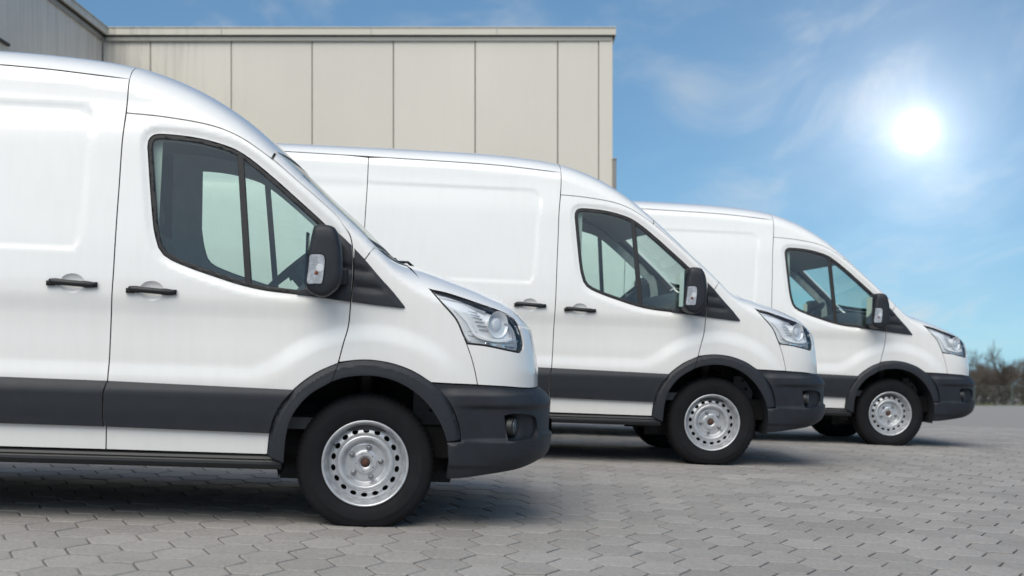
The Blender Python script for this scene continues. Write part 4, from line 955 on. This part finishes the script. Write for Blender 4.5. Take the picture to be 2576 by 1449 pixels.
def pavers():
    m = paver_mat(); a = .132; st = 1.30; h = 1.732 * a * st
    def hexa(r, k=st, dy=0.): return [(r * math.cos(t), (r * k - dy) * math.sin(t)) for t in [math.pi * i / 3 for i in range(6)]]
    ra, rb = a - .0042, a - .0095
    v = [(x, y, 0) for x, y in hexa(rb, st, .0085)] + [(x, y, -.0032) for x, y in hexa(ra, st, .0075)] + [(x, y, -.03) for x, y in hexa(ra, st, .0075)]
    f = [tuple(range(6))] + [(6+i, 6+(i+1) % 6, (i+1) % 6, i) for i in range(6)] + [(12+i, 12+(i+1) % 6, 6+(i+1) % 6, 6+i) for i in range(6)]
    me = bpy.data.meshes.new('paver'); me.from_pydata(v, [], f); me.materials.append(m); me.update()
    rot = rad(-2.0); cells = []
    for i in range(-70, 80):
        for j in range(-60, 120):
            x, y = 1.5 * a * i, h * (j + .5 * (i % 2)); X = x * math.cos(rot) - y * math.sin(rot) + .07; Y = x * math.sin(rot) + y * math.cos(rot) + 12
            if Y < 5.2 or Y > 24.5: continue
            if abs(X) > .3377 * Y + .9 or abs(X) > 10.8: continue
            cells.append((X, Y))
    cells.sort(key=lambda c: c[1])
    P = np.array(cells); Z = ground_z(P[:, 0], P[:, 1]); e = .05
    gx = (ground_z(P[:, 0] + e, P[:, 1]) - Z) / e; gyy = (ground_z(P[:, 0], P[:, 1] + e) - Z) / e
    z0 = Z + RNG.normal(0, .0007, len(P)); tx = RNG.normal(0, .003, len(P)); ty = RNG.normal(0, .003, len(P)); rz = RNG.normal(0, .010, len(P))
    # the ones that show largest: nearest and inside the frame
    vis = [i for i in range(len(P)) if abs(P[i, 0]) < .3377 * P[i, 1] + .05 and (0.9 - Z[i]) / P[i, 1] < (2304 - 1407 + 25) / 6063 + .004]
    single = set(vis[:300]); V = []; F = []
    va = np.array(v)
    for i in range(len(P)):
        X, Y = P[i]; sx, sy = gx[i] + tx[i], gyy[i] + ty[i]
        if i in single:
            o = bpy.data.objects.new('paver', me); link(o, YARD)
            M4 = Matrix(((1, 0, 0, X), (0, 1, 0, Y), (sx, sy, 1, z0[i]), (0, 0, 0, 1))) @ Matrix.Rotation(rot + rz[i], 4, 'Z'); 
            q = Matrix.Translation((X, Y, z0[i])) @ Vector((0, 0, 1)).rotation_difference(Vector((-sx, -sy, 1)).normalized()).to_matrix().to_4x4() @ Matrix.Rotation(rot + rz[i], 4, 'Z'); o.matrix_world = q
        else:
            c, s = math.cos(rot + rz[i]), math.sin(rot + rz[i]); x = va[:, 0] * c - va[:, 1] * s; y = va[:, 0] * s + va[:, 1] * c; k = len(V)
            V += list(zip(x + X, y + Y, va[:, 2] + z0[i] + sx * x + sy * y)); F += [tuple(t + k for t in q) for q in f]
    o = mesh_obj('paver_field', V, F, m, YARD); tag(o, kind='stuff')
    print('pavers', len(P), len(single))
pavers()

# ------------------------------------------------------------------ the hall behind the vans
def wall_mat(name, col, streak=.5):
    mt = mat(name, col, .5, spec=.35)
    nt = mt.node_tree; N = nt.nodes.new; L = nt.links.new; b = nt.nodes['Principled BSDF']; ge = N('ShaderNodeNewGeometry'); oi = N('ShaderNodeObjectInfo')
    mp = N('ShaderNodeMapping'); L(ge.outputs['Position'], mp.inputs[0]); mp.inputs['Scale'].default_value = (7, 7, .35)
    n1 = N('ShaderNodeTexNoise'); n1.inputs['Scale'].default_value = 1.4; n1.inputs['Detail'].default_value = 9; n1.inputs['Roughness'].default_value = .7; L(mp.outputs[0], n1.inputs['Vector'])
    n2 = N('ShaderNodeTexNoise'); n2.inputs['Scale'].default_value = .45; n2.inputs['Detail'].default_value = 5; L(ge.outputs['Position'], n2.inputs['Vector'])
    # rain streaks gather near the inner corner
    sp = N('ShaderNodeSeparateXYZ'); L(ge.outputs['Position'], sp.inputs[0])
    co = N('ShaderNodeMapRange'); L(sp.outputs[0], co.inputs[0]); co.inputs[1].default_value = -3.8; co.inputs[2].default_value = -6.4; co.inputs[3].default_value = .05; co.inputs[4].default_value = 1.0; co.interpolation_type = 'SMOOTHSTEP'
    r1 = N('ShaderNodeMapRange'); L(n1.outputs[0], r1.inputs[0]); r1.inputs[1].default_value = .47; r1.inputs[2].default_value = .72; r1.inputs[3].default_value = 0; r1.inputs[4].default_value = streak
    m1 = N('ShaderNodeMath'); m1.operation = 'MULTIPLY'; L(r1.outputs[0], m1.inputs[0]); L(co.outputs[0], m1.inputs[1])
    r2 = N('ShaderNodeMapRange'); L(n2.outputs[0], r2.inputs[0]); r2.inputs[1].default_value = .3; r2.inputs[2].default_value = .7; r2.inputs[3].default_value = .955; r2.inputs[4].default_value = 1.045
    r3 = N('ShaderNodeMapRange'); L(oi.outputs['Random'], r3.inputs[0]); r3.inputs[3].default_value = .975; r3.inputs[4].default_value = 1.02
    m2 = N('ShaderNodeMath'); m2.operation = 'MULTIPLY'; L(r2.outputs[0], m2.inputs[0]); L(r3.outputs[0], m2.inputs[1])
    s = N('ShaderNodeVectorMath'); s.operation = 'SCALE'; s.inputs[0].default_value = col; L(m2.outputs[0], s.inputs['Scale'])
    mx = N('ShaderNodeMix'); mx.data_type = 'RGBA'; L(m1.outputs[0], mx.inputs[0]); L(s.outputs[0], mx.inputs[6]); mx.inputs[7].default_value = (.16, .15, .14, 1); L(mx.outputs[2], b.inputs['Base Color'])
    return mt
def hall():
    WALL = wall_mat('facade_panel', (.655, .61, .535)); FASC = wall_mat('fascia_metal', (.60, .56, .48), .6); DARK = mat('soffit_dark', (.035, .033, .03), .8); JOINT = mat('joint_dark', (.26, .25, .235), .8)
    A = bpy.data.objects.new('industrial_hall', None); link(A); A.location = (-2.5, 24, 0); A.empty_display_size = 1
    def P(o): o.parent = A; o.matrix_parent_inverse = A.matrix_world.inverted(); return o
    bpy.context.view_layer.update()
    def fx(px, Y=24.0): return (px - 1288) / 3813 * Y
    def fz(py, Y=24.0): return .90 + (885 - py) / 3813 * Y
    ztop = fz(93); zb = -1.6; tilt = -.0083     # the front runs very slightly towards the camera at its right end
    yq = lambda x: 24.0 - .004 * (x + 6.5)
    seams = [fx(258), fx(378.5), fx(582), fx(785.5), fx(990), fx(1195.5), fx(1403), fx(1506)]
    g = .006
    for i in range(len(seams) - 1):
        x0, x1 = seams[i] + g, seams[i+1] - g
        mb = MB(); Mx = Matrix.Identity(4); mb.box((x0, yq(x0), zb), (x1, yq(x0) + .08, ztop)); P(mb.build('wall_panel', WALL, bevel=.012))
    mb = MB(); mb.box((seams[-1] + .004, yq(0) - .012, zb), (fx(1541), yq(0) + .30, ztop)); P(mb.build('corner_trim', WALL, bevel=.01))
    mb = MB(); mb.box((seams[0] - .3, 24.085, zb), (fx(1538), 24.5, ztop - .02)); mb.box((fx(1538) - .3, 24.3, zb), (fx(1538), 40, ztop - .03)); P(mb.build('wall_core', JOINT))
    zs_ = fz(93); 
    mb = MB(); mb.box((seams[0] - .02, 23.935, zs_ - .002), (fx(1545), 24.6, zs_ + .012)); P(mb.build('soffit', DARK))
    # dark drip line under the soffit
    mb = MB(); mb.box((seams[0] + .05, 23.944, zs_ - .075), (fx(1538), 23.962, zs_ - .006)); P(mb.build('top_flashing', wall_mat('flashing', (.36, .34, .30)), bevel=.006))
    pieces = [seams[0] - .12, fx(560), fx(935), fx(1250), fx(1549)]
    for a, b in zip(pieces[:-1], pieces[1:]):
        mb = MB(); mb.box((a + .003, 23.90, zs_ + .014), (b - .003, 23.93, fz(70, 23.9))); mb.box((a + .003, 23.885, fz(70, 23.9) + .002), (b - .003, 23.95, fz(67.5, 23.9))); P(mb.build('fascia', FASC, bevel=.004))
    mb = MB(); mb.box((fx(1549) - .06, 23.955, zs_ + .014), (fx(1549), 40, fz(70, 23.9))); mb.box((-6.5, 23.96, zs_ + .03), (fx(1549) - .065, 40, zs_ + .10)); P(mb.build('roof_edge', FASC))
    mb = MB(); xd = fx(1545); mb.box((xd - .03, 23.92, zb), (xd + .03, 24.02, fz(404))); mb.box((xd - .035, 23.91, fz(404)), (xd + .035, 24.03, fz(404) + .03)); P(mb.build('rain_pipe', mat('pipe_grey', (.24, .23, .22), .6), bevel=.008))
    # wing that comes forward on the left
    xw = seams[0]; W2 = wall_mat('wing_panel', (.72, .66, .58), .35); ys = [23.99, 22.2, 20.75, 19.3, 17.85, 16.4, 14.95, 13.5]
    for a, b in zip(ys[:-1], ys[1:]):
        mb = MB(); mb.box((xw - .10, b + .006, zb), (xw - .002, a - .006, ztop)); P(mb.build('wall_panel', W2, bevel=.006))
    mb = MB(); mb.box((xw - .3, 13.5, zb), (xw - .105, 24.0, ztop - .05)); mb.box((-14, 13.4, zb), (xw - .31, 13.49, ztop - .05)); P(mb.build('wing_core', JOINT))
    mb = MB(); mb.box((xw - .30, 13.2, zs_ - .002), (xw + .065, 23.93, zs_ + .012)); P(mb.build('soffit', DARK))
    mb = MB(); mb.box((xw + .07, 13.2, zs_ + .014), (xw + .10, 23.895, fz(70, 23.9))); mb.box((xw + .05, 13.2, fz(70, 23.9) + .002), (xw + .115, 23.88, fz(67.5, 23.9))); P(mb.build('fascia', FASC, bevel=.004))
    mb = MB(); mb.box((-14, 13.2, zs_ + .03), (xw + .06, 23.93, zs_ + .10)); P(mb.build('roof_edge', FASC))
    mb = MB(); mb.box((xw + .0, 13.5, zs_ - .075), (xw + .03, 23.95, zs_ - .006)); P(mb.build('top_flashing', MATS['flashing']))
    tag(A, 'beige metal clad industrial hall with tall vertical panels and flat roof', 'building')
    # lamp on the wing wall
    C = MB(); yc = 19.62; xk = xw; zc = .90 + (885 - 120) / 3813 * yc
    C.box((xk, yc - .62, zc - .013), (xk + .035, yc - .13, zc + .013)); C.box((xk + .036, yc - .60, zc - .016), (xk + .05, yc - .18, zc + .016))
    o = C.build('wall_lamp', mat('lamp_housing_dark', (.03, .03, .03), .6), bevel=.012); tag(o, 'small dark lamp housing on the wing wall, just above the nearest van roof', 'lamp')
hall()

# ------------------------------------------------------------------ far side: wire fence, hedge and bare trees
def gz1(x, y): return float(ground_z(x, y))
def fence():
    A = bpy.data.objects.new('wire_fence', None); link(A); Y = 100.; A.location = (30, Y, gz1(30, Y)); bpy.context.view_layer.update()
    m = mat('fence_green', (.10, .13, .11), .5, .3); xs = np.arange(8., 62., 2.5); h = 1.30
    def P(o): o.parent = A; o.matrix_parent_inverse = A.matrix_world.inverted()
    for x in xs:
        z = gz1(x, Y); mb = MB(); mb.box((x - .035, Y - .03, z - .3), (x + .035, Y + .03, z + h + .05)); P(mb.build('post', m))
    for a, b in zip(xs[:-1], xs[1:]):
        mb = MB(); za, zb = gz1(a, Y), gz1(b, Y)
        for k in range(7): t = .06 + k * .2; mb.tube([(a, Y - .04, za + t), (b, Y - .04, zb + t)], .012 if k in (0, 6) else .008, 4)
        for x in np.arange(a + .1, b, .2): z = gz1(x, Y); mb.tube([(x, Y - .05, z + .05), (x, Y - .05, z + h)], .006, 4)
        P(mb.build('mesh_panel', m))
    tag(A, 'low green wire mesh fence along the far edge of the yard', 'fence')
fence()
def hedge():
    V = []; F = []; rng = np.random.default_rng(3)
    for k in range(34000):
        x = rng.uniform(8, 62); y = 101.4 + rng.normal(0, .45); t = rng.random()**.8; z = gz1(x, y) + t * (1.22 + .10 * math.sin(x * 2.1) + .08 * math.sin(x * 5.3))
        d = Vector((rng.normal(0, .5), rng.normal(0, .5), rng.normal(.5, .5))).normalized(); l = rng.uniform(.10, .28); w = d.cross(Vector((rng.normal(), rng.normal(), rng.normal()))).normalized() * rng.uniform(.02, .055)
        p = Vector((x, y, z)); n = len(V); V += [p - w, p + w, p + d * l]; F.append((n, n+1, n+2))
    m = mat('hedge_twigs', (.062, .05, .04), .9, noise=(.9, .5)); o = mesh_obj('hedge', V, F, m); tag(o, 'dense leafless brown hedge running behind the wire fence', 'hedge', kind='stuff')
    V = []; F = []
    for k in range(5000):
        x = rng.uniform(8, 62); y = 99.3 + rng.uniform(-.45, .45); z = gz1(x, y); l = rng.uniform(.06, .22) * (.4 + .6 * (math.sin(x * 1.7) > -.2)); n = len(V); V += [(x - .02, y, z - .02), (x + .02, y, z - .02), (x + rng.normal(0, .05), y + rng.normal(0, .05), z + l)]; F.append((n, n+1, n+2))
    o = mesh_obj('grass', V, F, mat('verge_grass', (.10, .11, .045), .9, noise=(2, .4))); tag(o, 'thin strip of dry grass along the foot of the fence', 'grass', kind='stuff')
hedge()
def bare_tree(x, y, h, spread, seed, label, lean=0.):
    rng = np.random.default_rng(seed); A = bpy.data.objects.new('bare_tree', None); link(A); A.location = (x, y, gz1(x, y) - .1)
    trunk = MB(); crown = MB(); bark = mat('bark_brown', (.12, .098, .08), .9, noise=(3, .3))
    def grow(p, d, l, r, depth, mb):
        n = 4 if depth < 2 else 3; pts = [p]; q = p.copy(); dd = d.copy()
        for i in range(n):
            dd = (dd + Vector((rng.normal(0, .11), rng.normal(0, .11), rng.normal(.05, .07)))).normalized(); q = q + dd * (l / n); pts.append(q.copy())
        r1 = r * (.62 if depth < 4 else .4); mb.tube(pts, list(np.linspace(r, r1, len(pts))), 6 if depth < 2 else (4 if depth < 4 else 3), cap=False)
        if depth >= 6: return
        for k in range(int(rng.integers(3, 5)) if depth < 5 else 4):
            t = rng.uniform(.35, 1.0) if k else 1.0; i = min(int(t * n), n - 1); b = pts[i].lerp(pts[i+1], t * n - i if t < 1 else 1)
            ax = Vector((rng.normal(), rng.normal(), rng.normal() * .4)).normalized(); ang = rng.uniform(.30, .75) * spread * (.5 if k == 0 else 1)
            nd = Matrix.Rotation(ang, 3, ax) @ dd; nd.z = nd.z * .9 + .12; grow(b, nd.normalized(), l * rng.uniform(.62, .82), max(r1 * rng.uniform(.6, .85), .0065), depth + 1, crown)
    grow(Vector((0, 0, 0)), Vector((lean, 0, 1)).normalized(), h * .17, h * .034, 0, trunk)
    for k in range(5): 
        a = rng.uniform(0, 6.28); grow(Vector((0, 0, h * rng.uniform(.03, .12))), Vector((math.cos(a) * .75, math.sin(a) * .75, 1)).normalized(), h * .21, h * .018, 1, crown)
    zmax = max(v[2] for v in crown.v); k = h / zmax
    for mb in (trunk, crown): mb.v = [(v[0] * k, v[1] * k, v[2] * k) for v in mb.v]
    t = trunk.build('trunk', bark, A); crown.build('crown', bark, A)
    tag(A, label, 'tree', 'bare trees beyond the fence'); return A
def px2x(px, Y): return (px - 1288) / 3813 * Y
bare_tree(px2x(2526, 112), 112, 5.0, 1.35, 5, 'largest bare rounded tree behind the fence at the right edge')
bare_tree(px2x(2474, 118), 118, 3.5, 1.0, 11, 'lower bare tree just right of the farthest van nose')
bare_tree(px2x(2449, 116), 116, 3.5, 1.0, 23, 'bare tree half hidden behind the farthest van nose')
bare_tree(px2x(2576, 116), 116, 4.3, 1.1, 31, 'bare bushy tree cut by the right edge of the picture')
bare_tree(px2x(2500, 128), 128, 3.3, 1.1, 41, 'distant bare tree between the lower tree and the largest one')

# ------------------------------------------------------------------ the hall across the yard, behind the camera: it shows only in the windows and paint
def opposite():
    A = bpy.data.objects.new('gabled_hall', None); link(A); A.location = (0, -28, 0); bpy.context.view_layer.update()
    def P(o): o.parent = A; o.matrix_parent_inverse = A.matrix_world.inverted()
    v = []; prof = [(-30, -1), (30, -1), (30, 5.4), (9, 8.6), (-9, 5.6), (-14, 5.2), (-30, 5.2)]
    for y in (-28, -44): v += [(x, y, z) for x, z in prof]
    n = len(prof); f = [tuple(range(n))[::-1], tuple(range(n, 2*n))] + [(i, (i+1) % n, n + (i+1) % n, n + i) for i in range(n)]
    P(mesh_obj('wall', v, f, mat('opposite_wall', (.34, .32, .29), .8, noise=(.4, .2))))
    for i in range(9):
        x = -18 + i * 4.4; mb = MB(); mb.box((x, -27.97, -.5), (x + 3.2, -27.9, 3.6)); P(mb.build('gate', mat('gate_grey', (.20, .20, .21), .6), None, bevel=.02))
    tag(A, 'gabled hall across the yard, seen only reflected in the van windows', 'building')
opposite()
